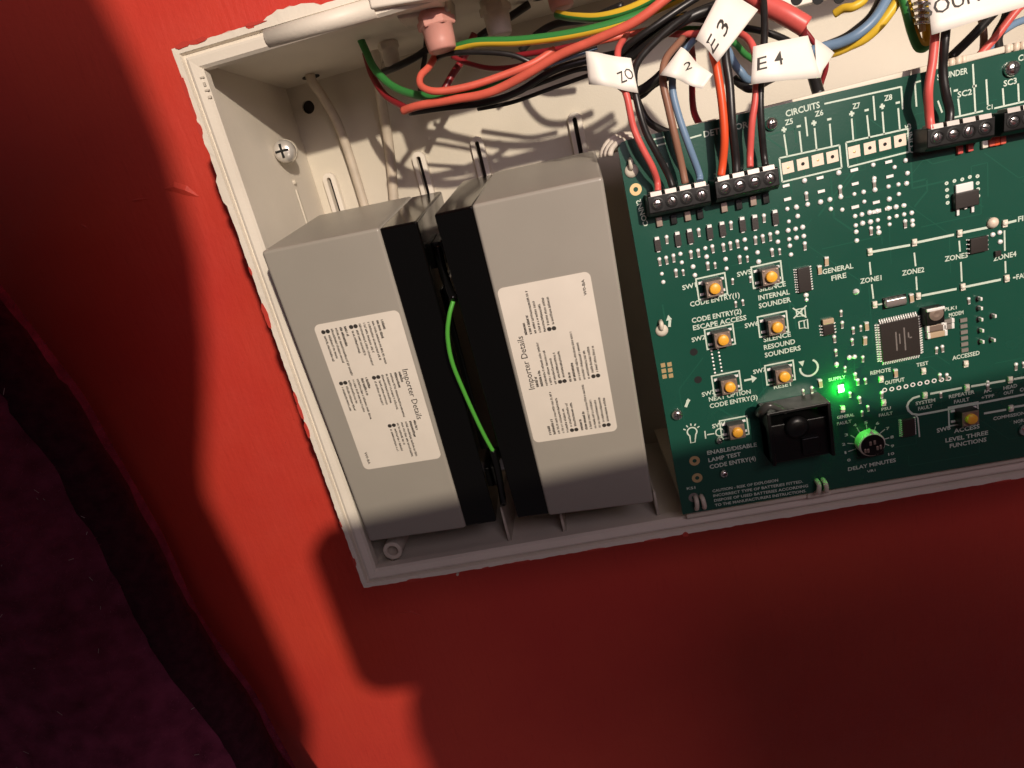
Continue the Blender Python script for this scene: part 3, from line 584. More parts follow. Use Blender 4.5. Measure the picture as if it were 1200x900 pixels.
# chips
def chip(x, y, w, h, ht, npins, sides='lr', pl=1.0, pw=.3, rz=0.0, name='chip'):
    p = B(x, y, ht); p.z = DB
    mb = MB(); mb.box((-w / 2, -h / 2, .15), (w / 2, h / 2, ht)); c = inst(name, mb.mesh('chip', [CHIP]), pcb, p, rz); bev(c, .15, 1)
    mb = MB()
    for s_ in sides:
        L = h if s_ in 'lr' else w
        for i in range(npins):
            q = (i - (npins - 1) / 2) * (L - pw * 2) / max(npins - 1, 1)
            if s_ == 'l': mb.box((-w / 2 - pl, q - pw / 2, .05), (-w / 2, q + pw / 2, .3)); mb.box((-w / 2 - pl * .5, q - pw / 2, .3), (-w / 2, q + pw / 2, ht * .6))
            if s_ == 'r': mb.box((w / 2, q - pw / 2, .05), (w / 2 + pl, q + pw / 2, .3)); mb.box((w / 2, q - pw / 2, .3), (w / 2 + pl * .5, q + pw / 2, ht * .6))
            if s_ == 't': mb.box((q - pw / 2, h / 2, .05), (q + pw / 2, h / 2 + pl, .3)); mb.box((q - pw / 2, h / 2, .3), (q + pw / 2, h / 2 + pl * .5, ht * .6))
            if s_ == 'b': mb.box((q - pw / 2, -h / 2 - pl, .05), (q + pw / 2, -h / 2, .3)); mb.box((q - pw / 2, -h / 2 - pl * .5, .3), (q + pw / 2, -h / 2, ht * .6))
    inst('pins', mb.mesh('pins', [SOLDER]), c, p); return c, p
chip(943, 328, 4.4, 9.0, 1.6, 10)
chip(971.5, 386.5, 4.0, 4.2, 1.4, 4, rz=.02); p = B(969, 376); MB().box((p.x - 2, p.y - 1, DB), (p.x + 2, p.y + 1, DB + 1.6)).build('capacitor', TAN, pcb, .2)
q_, p = chip(1055.5, 398, 13.6, 15.2, 1.5, 16, 'lrtb', 1.5, .42, .015)
mb = MB()
for x0, y0, x1, y1 in ((-1.8, -4.0, -1.3, 3.4), (-.5, -1.6, -.1, 2.4), (1.2, -4.6, 1.7, 4.4), (2.6, .2, 3.1, 2.2), (3.1, -.2, 4.0, .3)): mb.box((x0, y0, 1.5), (x1, y1, 1.53))
inst('chip_print', mb.mesh('chip_print', [MARK]), q_, p)
chip(1065.5, 501.5, 4.6, 7.4, 1.6, 9, pl=.8); chip(1148, 287, 5.8, 5.4, 1.6, 4, pl=.8)
p = B(1168, 297); MB().box((p.x - 1, p.y - 1, DB), (p.x + 1, p.y + 1, DB + 1)).build('transistor', CHIP, pcb, .15)
p = B(1003, 342); MB().lathe((p.x, p.y, DB), [(1.2, 0), (1.1, .5), (.4, 1.5), (.1, 1.8)], 10).build('test_post', SOLDER, pcb)
# voltage regulator with metal tab
p = B(1130, 230); vr = MB().box((p.x - 4.2, p.y - 3.6, DB + .2), (p.x + 3.6, p.y + 1.8, DB + 2.4)).build('regulator', CHIP, pcb, .3)
MB().box((p.x - 3.2, p.y + 1.7, DB + .1), (p.x + 2.5, p.y + 4.6, DB + 1.1)).build('heat_tab', SOLDER, vr, .25)
for dx in (-2.6, 0, 2.3): MB().box((p.x + dx - .4, p.y - 6.0 if dx else p.y - 4.4, DB + .1), (p.x + dx + .4, p.y - 3.5, DB + .8)).build('lead', SOLDER, vr)
for x, y in g(1090, 190, [(210, 270), (215, 355), (218, 437), (223, 520), (605, 180), (608, 268), (612, 345), (615, 432), (310, 240), (410, 220), (507, 190)], 10.91): ring((x, y), .4, .5, m=SILK, name='ring_pad', n=10)
# crystal, relay-like can, yellow capacitor
p = B(1049.5, 354, 1.2); MB().box((p.x - 3.8, p.y - 1.5, DB + .1), (p.x + 3.8, p.y + 1.7, DB + 2.0)).build('crystal', TIN, pcb, .7, 3); MB().box((p.x - 4.1, p.y - 2.1, DB), (p.x + 4.1, p.y + 2.1, DB + .5)).build('crystal_base', BLACK, pcb)
p = B(1094, 368, 3); MB().box((p.x - 3.2, p.y - 3.6, DB), (p.x + 3.2, p.y + 2.6, DB + 4.2)).build('trimmer', BLACK, pcb, .3)
MB().lathe((p.x + .2, p.y + .3, DB + 4.1), [(2.6, 0), (2.5, .5), (1.2, .7), (.1, .6)], 16).build('trimmer_dial', COVER, pcb); MB().box((p.x - 3.1, p.y + 1.6, DB + 3.9), (p.x + 3.1, p.y + 2.7, DB + 4.8)).build('trimmer_clip', SOLDER, pcb, .2)
for x, y, w, h, mm in ((1095, 383, 6, 2.4, COVER), (1096, 391, 6, 2.2, TAN), (1109, 382, 3, 2, GREYC), (1108, 376, 3.6, 1.6, GREYC)):
    p = B(x, y); c_ = MB().box((p.x - w / 2, p.y - h / 2, DB), (p.x + w / 2, p.y + h / 2, DB + 1.5)).build('capacitor', mm, pcb, .2)
    for s_ in (-1, 1): MB().box((p.x + s_ * w / 2 - .5, p.y - h / 2 + .05, DB), (p.x + s_ * w / 2 + .5, p.y + h / 2 + .12, DB + 1.65)).build('solder_end', SOLDER, c_, .15)
p = B(1162.5, 261); mb = MB(); mb.smooth = True; mb.lathe((p.x, p.y, DB), [(1.9, 0), (1.9, .7), (1.2, 1.5), (.1, 1.7)], 14); mb.build('electrolytic_capacitor', PADM, pcb)
# lit green LED
p = B(985, 455); MB().box((p.x - 1.1, p.y - 1.6, DB), (p.x + 1.1, p.y + 1.6, DB + .5)).build('led_base', LEDW, pcb)
mb = MB(); mb.smooth = True; mb.lathe((p.x, p.y, DB + .7), [(.6, 0), (.6, .9), (.45, 1.4), (.1, 1.6)], 14); l_ = mb.build('lit_led', LEDG, pcb); l_['label'] = 'glowing green indicator'
# key switch body: open black box with a rounded lug
c = [B(897, 484, 12), B(975, 476, 12), B(979, 535, 12), B(908, 548, 12)]
x0 = (c[0].x + c[3].x) / 2; x1 = (c[1].x + c[2].x) / 2; y1 = (c[0].y + c[1].y) / 2 + .5; y0 = (c[2].y + c[3].y) / 2
ks = MB().box((x0, y0, DB), (x1, y1 - 6.5, DB + 9)).build('key_switch', BLACK, pcb, .5); ks['label'] = 'black key switch body with open top'
MB().box((x0, y1 - 1.3, DB), (x1, y1, DB + 11.5)).build('side_wall', BLACK, ks, .3); MB().box((x0, y0 + .3, DB + .3), (x0 + 1.3, y1 - .3, DB + 11.8)).build('side_wall', BLACK, ks, .3); MB().box((x1 - 1.3, y0 + .3, DB + .3), (x1, y1 - .3, DB + 11.8)).build('side_wall', BLACK, ks, .3)
mb = MB(); mb.smooth = True; mb.tube(spline([(x0 - .5, y1 - 2.5, DB + 4), (x0 - .6, y1 + .8, DB + 9), (x0 + 1.2, y1 + 3.0, DB + 11.2), (x0 + 4.5, y1 + 1.2, DB + 10.5), (x0 + 7.5, y1 - 1.2, DB + 10.2)], 5), 1.9, 10, rfun=lambda t: 1.9 * (1 - .45 * t)); mb.build('lug', mat('grey_lug', (.045, .045, .042), .3), ks)
mb = MB(); mb.smooth = True; mb.lathe((x0 + 11, y1 - 8.5, DB + 8.8), [(4.6, 0), (4.4, 1.6), (2.4, 2.4), (.1, 2.5)], 18); mb.build('barrel', BLACK, ks)
MB().box((x0 + 12, y0 + 2, DB + 8.8), (x0 + 18.5, y0 + 9, DB + 10.6)).build('barrel_stop', BLACK, ks, .4)
# delay dial
p = B(1023, 522, 5); mb = MB(); mb.smooth = False
pr = []; mb.lathe((p.x, p.y, DB + .5), [(5.0, 0), (5.0, 3.6), (4.6, 4.2)], 36); dl = mb.build('delay_dial', LEDW, pcb)
MB().lathe((p.x, p.y, DB + 4.4), [(4.5, 0), (4.4, .6), (.1, .7)], 24).build('dial_face', BLACK, dl); MB().box((p.x - 4.4, p.y - 5.4, DB), (p.x + 4.4, p.y - 1, DB + 4)).build('dial_base', BLACK, dl, .3)
MB().prism([(p.x - .8, p.y + 4.9), (p.x + .8, p.y + 4.9), (p.x, p.y + 6.6)], DB + 2.4, DB + 4.4).build('pointer', LEDW, dl)
for dx, dy in ((-.9, 1.0), (.7, 1.2), (-3.0, -1.8), (-1.9, -1.9), (1.6, -1.4), (2.8, -1.2)): MB().box((p.x + dx - .45, p.y + dy - .9, DB + 4.9), (p.x + dx + .45, p.y + dy + .9, DB + 5.3)).build('dial_mark', COVER, dl, .2)
# terminal blocks
def terminals(scr, hgt=10.0, tail=0):
    C = [B(x, y, hgt) for x, y in scr]; n = len(C); a = C[0]; t = (C[-1] - C[0]) / (n - 1); ang = math.atan2(t.y, t.x); pit = t.length
    M3 = Matrix.Rotation(ang, 3, 'Z'); f = lambda x, y, z: a + M3 @ Vector((x, y, 0)) + Vector((0, 0, z - hgt))
    L0, L1 = -pit * .62, (n - 1) * pit + pit * .62
    mb = MB(); prof = [(-4.2, 0), (-4.2, 7.2), (-2.9, 9.2), (2.9, 9.2), (3.3, 8.4), (3.3, 0)]
    vs = [f(L0, y, z) for y, z in prof] + [f(L1, y, z) for y, z in prof]; k = len(prof)
    mb.add(vs, [tuple(range(k)), tuple(reversed(range(k, 2 * k)))] + [(i, k + i, k + (i + 1) % k, (i + 1) % k) for i in range(k)])
    tb = mb.build('terminal_block', BLACK, pcb, .3)
    for i in range(n):
        c = f(i * pit, 0, 9.0); mb = MB(); mb.lathe(c, [(2.25, 0), (2.25, .35), (1.75, .4), (1.7, -.5)], 16); mb.build('screw_well', BLACK, tb)
        mb = MB(); mb.smooth = True; mb.lathe(c, [(1.55, -.3), (1.5, .42), (1.0, .62), (.05, .62)], 14); s_ = mb.build('screw', STEEL, tb)
        r = random.uniform(0, 3.1); d_ = Vector((math.cos(r), math.sin(r), 0)); e = Vector((-d_.y, d_.x, 0)); z = Vector((0, 0, .66)); MB().add([c + z - d_ * 1.3 - e * .25, c + z + d_ * 1.3 - e * .25, c + z + d_ * 1.3 + e * .25, c + z - d_ * 1.3 + e * .25], [(0, 1, 2, 3)]).build('screw_slot', HOLE, s_)
        mb = MB(); x = i * pit; mb.add([f(x - 1.9, 2.7, 9.3), f(x + 1.9, 2.7, 9.3), f(x + 1.9, 4.2, 8.9), f(x - 1.9, 4.2, 8.9), f(x - 1.9, 3.2, 4), f(x + 1.9, 3.2, 4), f(x + 1.9, 4.2, 4), f(x - 1.9, 4.2, 4)], [(0, 1, 2, 3), (7, 6, 5, 4), (0, 4, 5, 1), (1, 5, 6, 2), (2, 6, 7, 3), (3, 7, 4, 0)]); mb.build('wire_clamp', CLAMP, tb)
    return f, pit
f1, p1 = terminals([(770.8, 239), (787.8, 235), (805.8, 231.7), (822.5, 228.3)])
f2, p2 = terminals([(850, 221), (867.5, 217), (885, 213), (903, 209)])
f3, p3 = terminals([(1100, 160.5), (1118.5, 157), (1137, 153.5), (1156.5, 149.5)])
f4, p4 = terminals([(1190, 141.5), (1208.5, 138), (1227, 134)])
for f_ in (f1, f2):                               # brown and black parts in the shade under the blocks
    for i, x in enumerate((1.0, 6.2, 11.2, 15.6)):
        q = f_(x, -7.0 - .2 * (i % 2), 0); MB().box((q.x - 1.1, q.y - 1.7, DB), (q.x + 1.1, q.y + 1.7, DB + 1.3)).build('capacitor', COVER if i % 2 == 0 else BLACK, pcb, .2)
for x, y, mm in ((1123, 175, WR), (1135, 172, WR), (1152, 168, LEDW), (1160, 166, WS), (1166, 165, WO), (1173, 163.5, WS)):
    q = B(x, y); MB().box((q.x - .9, q.y - 1.6, DB), (q.x + .9, q.y + 1.6, DB + 1.4)).build('jumper', mm, pcb, .3)
# row of resistors at the upper edge of the board near the sounder terminals
for x, y in ((1107, 76), (1116, 74), (1124, 72), (1130, 70.5), (1182, 58), (1192, 55.5), (1200, 54)):
    q = un(x, y, 100); mb = MB(); mb.tube([(q.x, q.y - 2.2, 98), (q.x, q.y - .5, 99.5), (q.x, q.y + 1.6, 99.5)], .95, 8); mb.build('resistor', PADM, pcb)

# ================================================================== wires
def wire(name, label, pts, r, m, group=None, twist=0, seg=10, cat='wire'):
    mb = MB(); P = spline([un(*p) for p in pts], 8); ms = m if isinstance(m, list) else [m]
    mb.tube(P, r, seg if len(ms) == 1 else 12, mats=None if len(ms) == 1 else [0] * 6 + [1] * 6, twist=twist)
    o = mb.build(name, ms, None); tag(o, label, cat, group); return o
GY = [WG, WY]
G1 = 'wires entering the terminal blocks'
wire('wire', 'pink-red wire in the leftmost terminal under the ZO flag', [(771, 224, 110), (770, 212, 109), (764, 195, 112), (752, 172, 113), (742, 148, 113), (735, 115, 113), (728, 92, 111), (724, 60, 105), (735, 40, 90)], 1.15, WR, G1)
wire('wire', 'black wire beside the pink-red one from the left terminal block up to the ZO flag', [(788, 219, 110), (783, 205, 110), (770, 180, 112), (757, 155, 113), (748, 125, 113), (743, 95, 111), (748, 72, 108), (772, 45, 104), (803, 20, 100), (840, 4, 95), (880, -12, 90)], 1.2, WK, G1)
wire('wire', 'brown wire running from left terminal block up to the twisted 2 flag', [(803, 215, 110), (799, 195, 110), (791, 160, 112), (783, 125, 112), (777, 95, 111), (780, 70, 108), (800, 45, 98)], 1.25, WB, G1)
wire('wire', 'blue wire running from left terminal block up to the twisted 2 flag', [(820, 212, 110), (819, 203, 109), (807, 170, 112), (795, 135, 112), (788, 103, 111), (792, 75, 107), (812, 48, 96)], 1.2, WU, G1)
wire('wire', 'orange-red wire hanging from the slanted 3 flag to the second terminal block', [(845, 206, 110), (847, 190, 110), (849, 160, 112), (846, 120, 112), (840, 80, 111), (836, 55, 111), (850, 15, 104)], 1.35, WO, G1)
wire('wire', 'black wire hanging from the slanted 3 flag to the second terminal block', [(863, 203, 110), (862, 185, 110), (858, 145, 112), (855, 100, 111), (850, 62, 109), (852, 20, 104)], 1.4, WK, G1)
wire('wire', 'pink-red wire under the E 4 flag in the second terminal block', [(879, 196, 110), (879, 180, 109), (881, 145, 111), (885, 118, 111), (886, 95, 110), (884, 60, 110), (872, 42, 104), (850, 38, 98), (800, 40, 92), (775, 38, 88)], 1.15, WR, G1)
wire('wire', 'black wire under the E 4 flag at the right end of the second terminal block', [(897, 194, 110), (895, 180, 109), (892, 145, 111), (891, 110, 111), (894, 75, 109), (896, 30, 104), (894, -10, 96)], 1.15, WK, G1)
wire('wire', 'pink-red wire dropping from the SOUNDER flag to the right terminal block', [(1091, 152, 111), (1089, 135, 110), (1088, 105, 112), (1093, 70, 111), (1096, 35, 109), (1096, 0, 106)], 1.35, WR, G1)
wire('wire', 'black wire dropping from the SOUNDER flag to the right terminal block', [(1112, 147, 110), (1113, 130, 109), (1108, 108, 110), (1105, 80, 110), (1108, 40, 111), (1112, 0, 106)], 1.35, WK, G1)
wire('wire', 'dark red wire curling behind the board below the 2 flag', [(822, 150, 92), (813, 130, 88), (811, 100, 82), (812, 70, 74), (808, 40, 64)], 1.2, WD)
wire('wire', 'black wire end below the E 4 flag at the top edge of the board', [(960, 112, 95), (955, 95, 92), (948, 70, 88)], 2.0, WK)
G2 = 'loose wires along the top of the box'
wire('earth_wire', 'green and yellow wire leaving the first pink gland', [(528, 58, 72), (560, 50, 78), (610, 48, 84), (670, 40, 90), (730, 25, 94), (790, 0, 96), (830, -25, 96)], 1.75, [WY, WG], G2, twist=.4)
wire('earth_wire', 'green and yellow wire leaving the pink gland at the top edge', [(653, 17, 62), (672, 20, 72), (705, 20, 82), (745, 8, 88), (790, -18, 92)], 1.6, [WG, WY], G2, twist=1.0)
wire('earth_wire', 'green wire with thin yellow edge looping down beside the cream cable', [(420, 40, 55), (428, 58, 55), (440, 82, 58), (462, 102, 64), (492, 112, 72), (530, 112, 78), (575, 99, 80), (610, 85, 80)], 1.6, [WG, WG, WG, WY], G2)
wire('wire', 'salmon wire looping out of the first pink gland', [(512, 62, 70), (503, 78, 76), (493, 89, 80), (494, 101, 82), (512, 107, 84), (550, 101, 84), (590, 88, 84), (625, 74, 84), (650, 58, 82)], 1.35, WS, G2)
wire('wire', 'long salmon wire sweeping from lower left up to the top edge', [(472, 130, 74), (490, 124, 78), (530, 117, 82), (572, 109, 86), (612, 90, 90), (655, 65, 94), (700, 46, 98), (745, 25, 102), (785, -5, 104), (820, -30, 104)], 1.6, WS, G2)
wire('wire', 'short salmon wire ending behind the ZO flag', [(600, 98, 82), (650, 68, 88), (690, 52, 90), (722, 44, 90), (760, 35, 88)], 1.1, WS, G2)
wire('wire', 'grey-black wire arching from the first pink gland over the salmon loop', [(508, 70, 70), (525, 63, 76), (560, 61, 80), (598, 64, 82), (624, 74, 82), (650, 84, 78)], 1.0, WK, G2)
wire('wire', 'black wire following under the long salmon wire', [(480, 132, 70), (520, 126, 74), (570, 120, 78), (608, 107, 80), (650, 82, 84), (700, 68, 84), (735, 60, 80)], 1.3, WK, G2)
wire('wire', 'thick black wire crossing above the ZO flag to the top', [(700, 80, 80), (735, 68, 88), (765, 48, 94), (795, 28, 98), (830, 12, 98), (870, 12, 92)], 1.7, WK, G2)
wire('wire', 'black wire passing behind the 2 flag', [(718, 92, 84), (742, 108, 87), (770, 92, 90), (800, 58, 90), (830, 30, 88), (865, 10, 84)], 1.7, WK, G2)
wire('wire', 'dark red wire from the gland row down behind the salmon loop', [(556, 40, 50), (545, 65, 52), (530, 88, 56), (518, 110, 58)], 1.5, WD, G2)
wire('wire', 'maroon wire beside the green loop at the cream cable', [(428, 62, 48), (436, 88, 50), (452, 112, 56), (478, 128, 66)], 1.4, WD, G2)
wire('wire', 'black wire behind the first pink gland', [(448, 85, 40), (470, 76, 44), (495, 62, 46), (520, 40, 48)], 1.5, WK, G2)
wire('wire', 'black wire passing behind the second gland', [(540, 70, 40), (560, 45, 42), (590, 25, 42), (620, 5, 40)], 1.6, WK, G2)
wire('wire', 'black wire over the board corner behind the brown wire', [(795, 158, 96), (775, 152, 94), (758, 140, 92), (746, 116, 90), (736, 92, 86), (738, 62, 82)], 1.3, WK)
wire('cable', 'thick red cable ending above the E 4 flag', [(860, -20, 90), (895, 4, 94), (922, 18, 97), (944, 31, 98)], 3.2, WR, cat='cable')
wire('wire', 'dark red wire end under the thick red cable', [(940, 30, 95), (941, 42, 92), (938, 60, 88)], 1.4, WD)
wire('wire', 'slate blue wire bent behind the E 4 flag towards the top edge', [(945, 62, 84), (966, 55, 86), (985, 50, 88), (1005, 40, 90), (1025, 22, 90), (1042, -5, 88)], 1.8, WU, G2)
wire('wire', 'black wire between the slate blue wire and the yellow one', [(950, 60, 78), (985, 47, 80), (1005, 34, 82), (1022, 18, 84), (1036, -8, 84)], 1.7, WK, G2)
wire('earth_wire', 'yellow wire alongside the slate blue one', [(955, 66, 80), (978, 61, 84), (997, 53, 86), (1015, 44, 88), (1034, 26, 90), (1052, 0, 90), (1060, -20, 88)], 1.7, WY, G2)
wire('earth_wire', 'stubby yellow wire curl at the white earth strip', [(978, 16, 80), (988, 10, 82), (1000, 8, 84), (1012, 0, 84), (1016, -12, 82)], 1.5, WY, G2)
wire('earth_wire', 'green and yellow wire hanging in a U left of the SOUNDER flag', [(1056, -15, 92), (1063, 12, 94), (1070, 38, 96), (1078, 55, 97), (1087, 50, 96), (1086, 25, 94), (1082, -5, 90)], 1.7, [WG, WY], G2)
wire('wire', 'red wire slanting down at the right edge behind the board', [(1215, -12, 92), (1190, 14, 92), (1168, 42, 92), (1145, 68, 92)], 1.3, WR, G2)
wire('wire', 'dark wire slanting behind the SOUNDER wires', [(1165, 15, 80), (1140, 42, 82), (1113, 68, 84)], 1.6, WK, G2)
for lab_, pts, r_, m_ in [
 ('thin black wire dipping below the long salmon wire towards the ZO flag', [(520, 124, 60), (575, 117, 66), (610, 106, 70), (640, 95, 76), (675, 82, 80), (705, 78, 80), (745, 66, 82)], .9, WK),
 ('thin black wire rising from behind the ZO flag to the top', [(722, 66, 92), (742, 48, 96), (768, 30, 98), (800, 8, 98), (835, -14, 96)], 1.2, WK),
 ('black wire arching left of the slanted 3 flag', [(700, 96, 82), (722, 76, 88), (760, 40, 92), (800, 22, 94), (838, 26, 92), (858, 48, 90)], 1.3, WK),
 ('yellow wire piece showing between the black wires', [(760, 36, 88), (790, 22, 90), (820, 20, 90), (850, 30, 88)], 1.1, WY),
 ('green wire piece showing under the 3 flag', [(770, 32, 86), (800, 34, 88), (830, 36, 88), (860, 50, 86), (875, 65, 84), (905, 82, 80)], 1.1, WG),
 ('short dark blue wire behind the 3 flag wires', [(845, 40, 82), (858, 70, 86), (868, 84, 88), (880, 94, 86), (910, 84, 80)], 1.4, WU),
 ('black wire bent behind the E 4 flag wires', [(860, 92, 84), (870, 100, 86), (882, 104, 88), (905, 92, 86), (935, 80, 82)], 1.4, WK),
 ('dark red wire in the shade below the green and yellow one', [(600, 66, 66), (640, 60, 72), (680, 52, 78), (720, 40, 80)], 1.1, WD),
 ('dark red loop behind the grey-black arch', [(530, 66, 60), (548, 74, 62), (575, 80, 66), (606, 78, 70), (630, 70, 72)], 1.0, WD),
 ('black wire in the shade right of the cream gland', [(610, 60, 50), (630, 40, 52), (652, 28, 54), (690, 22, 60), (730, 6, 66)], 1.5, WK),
 ('black wire rising steeply left of the first pink gland', [(492, 110, 50), (494, 90, 48), (498, 66, 46), (500, 40, 44)], 1.1, WK),
 ('black wire tail under the brown and blue wires', [(722, 98, 80), (742, 113, 84), (752, 112, 86), (766, 100, 88), (784, 90, 90)], 1.2, WK),
 ('black wire hanging behind the SOUNDER flag at the right edge', [(1185, -10, 84), (1180, 20, 86), (1168, 45, 86), (1172, 70, 84)], 1.8, WK),
 ('dark blue wire curl at the right edge above the board', [(1210, 20, 80), (1185, 30, 84), (1162, 50, 86), (1160, 75, 84)], 1.3, WU),
 ('tan wire beside the black ones at the right edge', [(1150, 20, 78), (1153, 45, 80), (1150, 75, 80)], 1.2, WB),
 ('thin red wire under the E 4 flag fold', [(930, 20, 84), (950, 45, 84), (968, 72, 82), (962, 100, 78)], .9, WD),
 ('thin black wire crossing the back panel left of the ZO flag', [(560, 128, 62), (600, 120, 66), (645, 104, 70), (690, 88, 74)], .8, WK),
 ('thin grey wire between the salmon wires', [(540, 114, 78), (590, 100, 82), (640, 78, 86), (700, 56, 88)], .7, WU),
 ('dark wire along the top edge behind the thick red cable', [(850, 30, 80), (880, 34, 82), (905, 40, 82), (930, 52, 80), (945, 66, 78)], 1.2, WK)]:
    wire('wire', lab_, pts, r_, m_, G2)
# battery link wire, black ends
lk = thing('link_wire', 'green link wire with black sleeved ends between the two batteries', 'wire', un(578, 528, 100))
mb = MB(); mb.tube(spline([un(x, y, d) for x, y, d in ((531, 353, 116), (526.5, 370, 117), (524.5, 394, 116.5), (530, 425, 115), (545, 462, 112), (560, 495, 109.5), (570, 515, 107.5), (578.5, 530, 106))], 8), .85, 10); mb.build('core', WGB, lk)
mb = MB(); mb.tube(spline([un(x, y, d) for x, y, d in ((513, 290, 104), (517, 308, 107), (524, 332, 112), (532, 352, 116))], 6), 1.7, 10); mb.build('sleeve', BLACKG, lk)
mb = MB(); mb.tube(spline([un(x, y, d) for x, y, d in ((577, 527, 106), (582, 545, 104), (586, 565, 101), (590, 590, 96))], 6), 1.5, 10); mb.build('sleeve', BLACKG, lk)
# cream cables down the back panel
wire('cable', 'cream cable coming through the hole in the top left of the box', [(363, 86, 20), (366, 96, 22), (378, 113, 17), (395, 143, 12), (407, 175, 9), (418, 210, 7.5), (427, 240, 7), (434, 262, 7)], 2.3, WC, 'cream cables on the back panel', cat='cable')
wire('cable', 'cream cable running down behind the green wire loop', [(432, 30, 36), (438, 60, 30), (444, 95, 22), (449, 130, 13), (455, 165, 8.5), (459, 200, 7.5), (462, 240, 7)], 2.5, WC, 'cream cables on the back panel', cat='cable')
# glands hanging from the top wall
def gland(label, x, y, d, r, h, m, top=232):
    p = un(x, y, d); t = thing('cable_gland', label, 'cable gland', (p.x, p.y, d), None, 'glands in the top wall')
    mb = MB(); mb.smooth = True; mb.lathe((0, 0, 0), [(r * .55, .2), (r * .86, 0), (r * .95, .7), (r, 3), (r * 1.04, h * .6), (r * 1.1, h * .62), (r * 1.12, h)], 20, axis=1); mb.build('sleeve', m, t, local=True)
    MB().lathe((0, h * .62, 0), [(r * 1.22, 0), (r * 1.28, .5), (r * 1.28, 2.6), (r * 1.2, 3.0)], 6, axis=1).build('collar', m, t, local=True)
    MB().cyl((0, h, 0), r * 1.05, max(2, top - p.y - h + 6), 16, axis=1).build('stem', m, t, local=True); return t
gland('salmon pink gland with wires fanning out of it, beside the hinge block', 519, 60, 82, 5.6, 13, PINK)
gland('cream gland hanging in the shade between the pink ones', 587, 42, 60, 5.0, 13, CREAMD)
gland('pink gland cut by the top edge of the photo', 659, 10, 60, 4.9, 12, PINK)
gland('small cream gland in the shade above the green loop', 462, 80, 40, 3.6, 12, CREAMD)
# white earth strip with round holes
es = thing('earth_strip', 'white strip with round holes at the top edge above the E 4 flag', 'strip', un(940, 12, 60))
a, b = un(912, 14, 60), un(990, 8, 60); ang = math.atan2(b.y - a.y, b.x - a.x)
mb = MB(); mb.box((a.x, a.y, 56), (b.x, a.y + 16, 60)); mb.build('strip', LABEL, es, .6)
for i in range(3):
    p = un(934 + i * 25, 2 - i * 1, 60); MB().cyl((p.x, p.y + 1, 59.9), 2.3, .2, 16).build('hole', HOLE, es)
# coiled brass earth screw by the SOUNDER flag
cs = thing('earth_screw', 'coiled metal earth stud left of the SOUNDER flag', 'screw', un(1082, 22, 96))
mb = MB(); c = un(1080, 14, 98); mb.tube([(c.x + 2.2 * math.cos(a * .7), c.y - 4 + a * .22, c.z + 2.2 * math.sin(a * .7)) for a in range(46)], .55, 6); mb.build('coil', STEEL, cs)
MB().lathe((c.x, c.y - 6, c.z), [(1.0, 0), (1.0, 14), (.3, 14.4)], 10, axis=1).build('stud', GOLD, cs)
q = un(1097, 18, 104); mb = MB(); mb.smooth = True; mb.tube([(q.x + 1.9 * math.cos(a * math.pi / 8), q.y + 1.9 * math.sin(a * math.pi / 8), q.z) for a in range(17)], .5, 6); mb.build('ring_lug', TIN, cs)

# ================================================================== wire flags
def flag(name, label, quad, texts, bulge=1.0, n=14, wave=0, m=FLAGM):
    """quad: four (px, py, d), bottom-left, bottom-right, top-right, top-left of the printed face"""
    A, B_, C, D_ = [un(*q) for q in quad]
    def SF(s, t, off=0):
        p = A * (1 - s) * (1 - t) + B_ * s * (1 - t) + C * s * t + D_ * (1 - s) * t
        p = p + Vector((0, 0, bulge * math.sin(math.pi * s) + wave * math.sin(2 * math.pi * s + t) + off)); return p
    root = thing(name, label, 'label', SF(.5, 0), None, 'paper flags on the wires')
    mb = MB(); mb.smooth = True; L = [SF(i / n, j / 4) for j in range(5) for i in range(n + 1)] + [SF(i / n, j / 4, -.25) for j in range(5) for i in range(n + 1)]; k = 5 * (n + 1)
    fs = []
    for j in range(4):
        for i in range(n):
            a = j * (n + 1) + i; fs += [(a, a + 1, a + n + 2, a + n + 1), (k + a + n + 1, k + a + n + 2, k + a + 1, k + a)]
    for i in range(n): fs += [(i + 1, i, k + i, k + i + 1), (4 * (n + 1) + i, 4 * (n + 1) + i + 1, k + 4 * (n + 1) + i + 1, k + 4 * (n + 1) + i)]
    for j in range(4): a = j * (n + 1); fs += [(a, a + n + 1, k + a + n + 1, k + a), (a + n + n + 1, a + n, k + a + n, k + a + n + n + 1)]
    mb.add(L, fs); mb.build('paper', m, root)
    for txt, (s0, t0), (s1, t1), (s2, t2) in texts:      # origin, end of baseline, top-left of the capitals, in flag coordinates
        vs, f = textmesh(txt, .004); mb = MB()
        mb.add([SF(s0 + (s1 - s0) * x + (s2 - s0) * y, t0 + (t1 - t0) * x + (t2 - t0) * y, .12) for x, y in vs], f); mb.build('flag_text', INK, root)
    return root
flag('wire_flag', 'white paper flag printed ZO at the left end of the terminal wires', [(690, 99, 116), (748, 109, 114), (739, 69, 112), (686, 61, 114)], [('ZO', (.68, .20), (1.0, .45), (.60, .50))], 2.4, wave=1.5)
flag('wire_flag', 'small twisted white flag with a faint 2', [(773, 88, 115), (823, 104, 115), (834, 88, 112), (797, 56, 112)], [('2', (.42, .42), (.52, .70), (.27, .60))], 1.5, wave=2)
flag('wire_flag', 'white flag with a 3, slanting up to the top edge', [(815, 46, 115), (841, 73, 115), (888, 12, 107), (845, -12, 106)], [('3', (.72, .34), (.66, .53), (.33, .36)), ('E', (.72, .02), (.70, .20), (.30, .06))], 2.0, wave=.6)
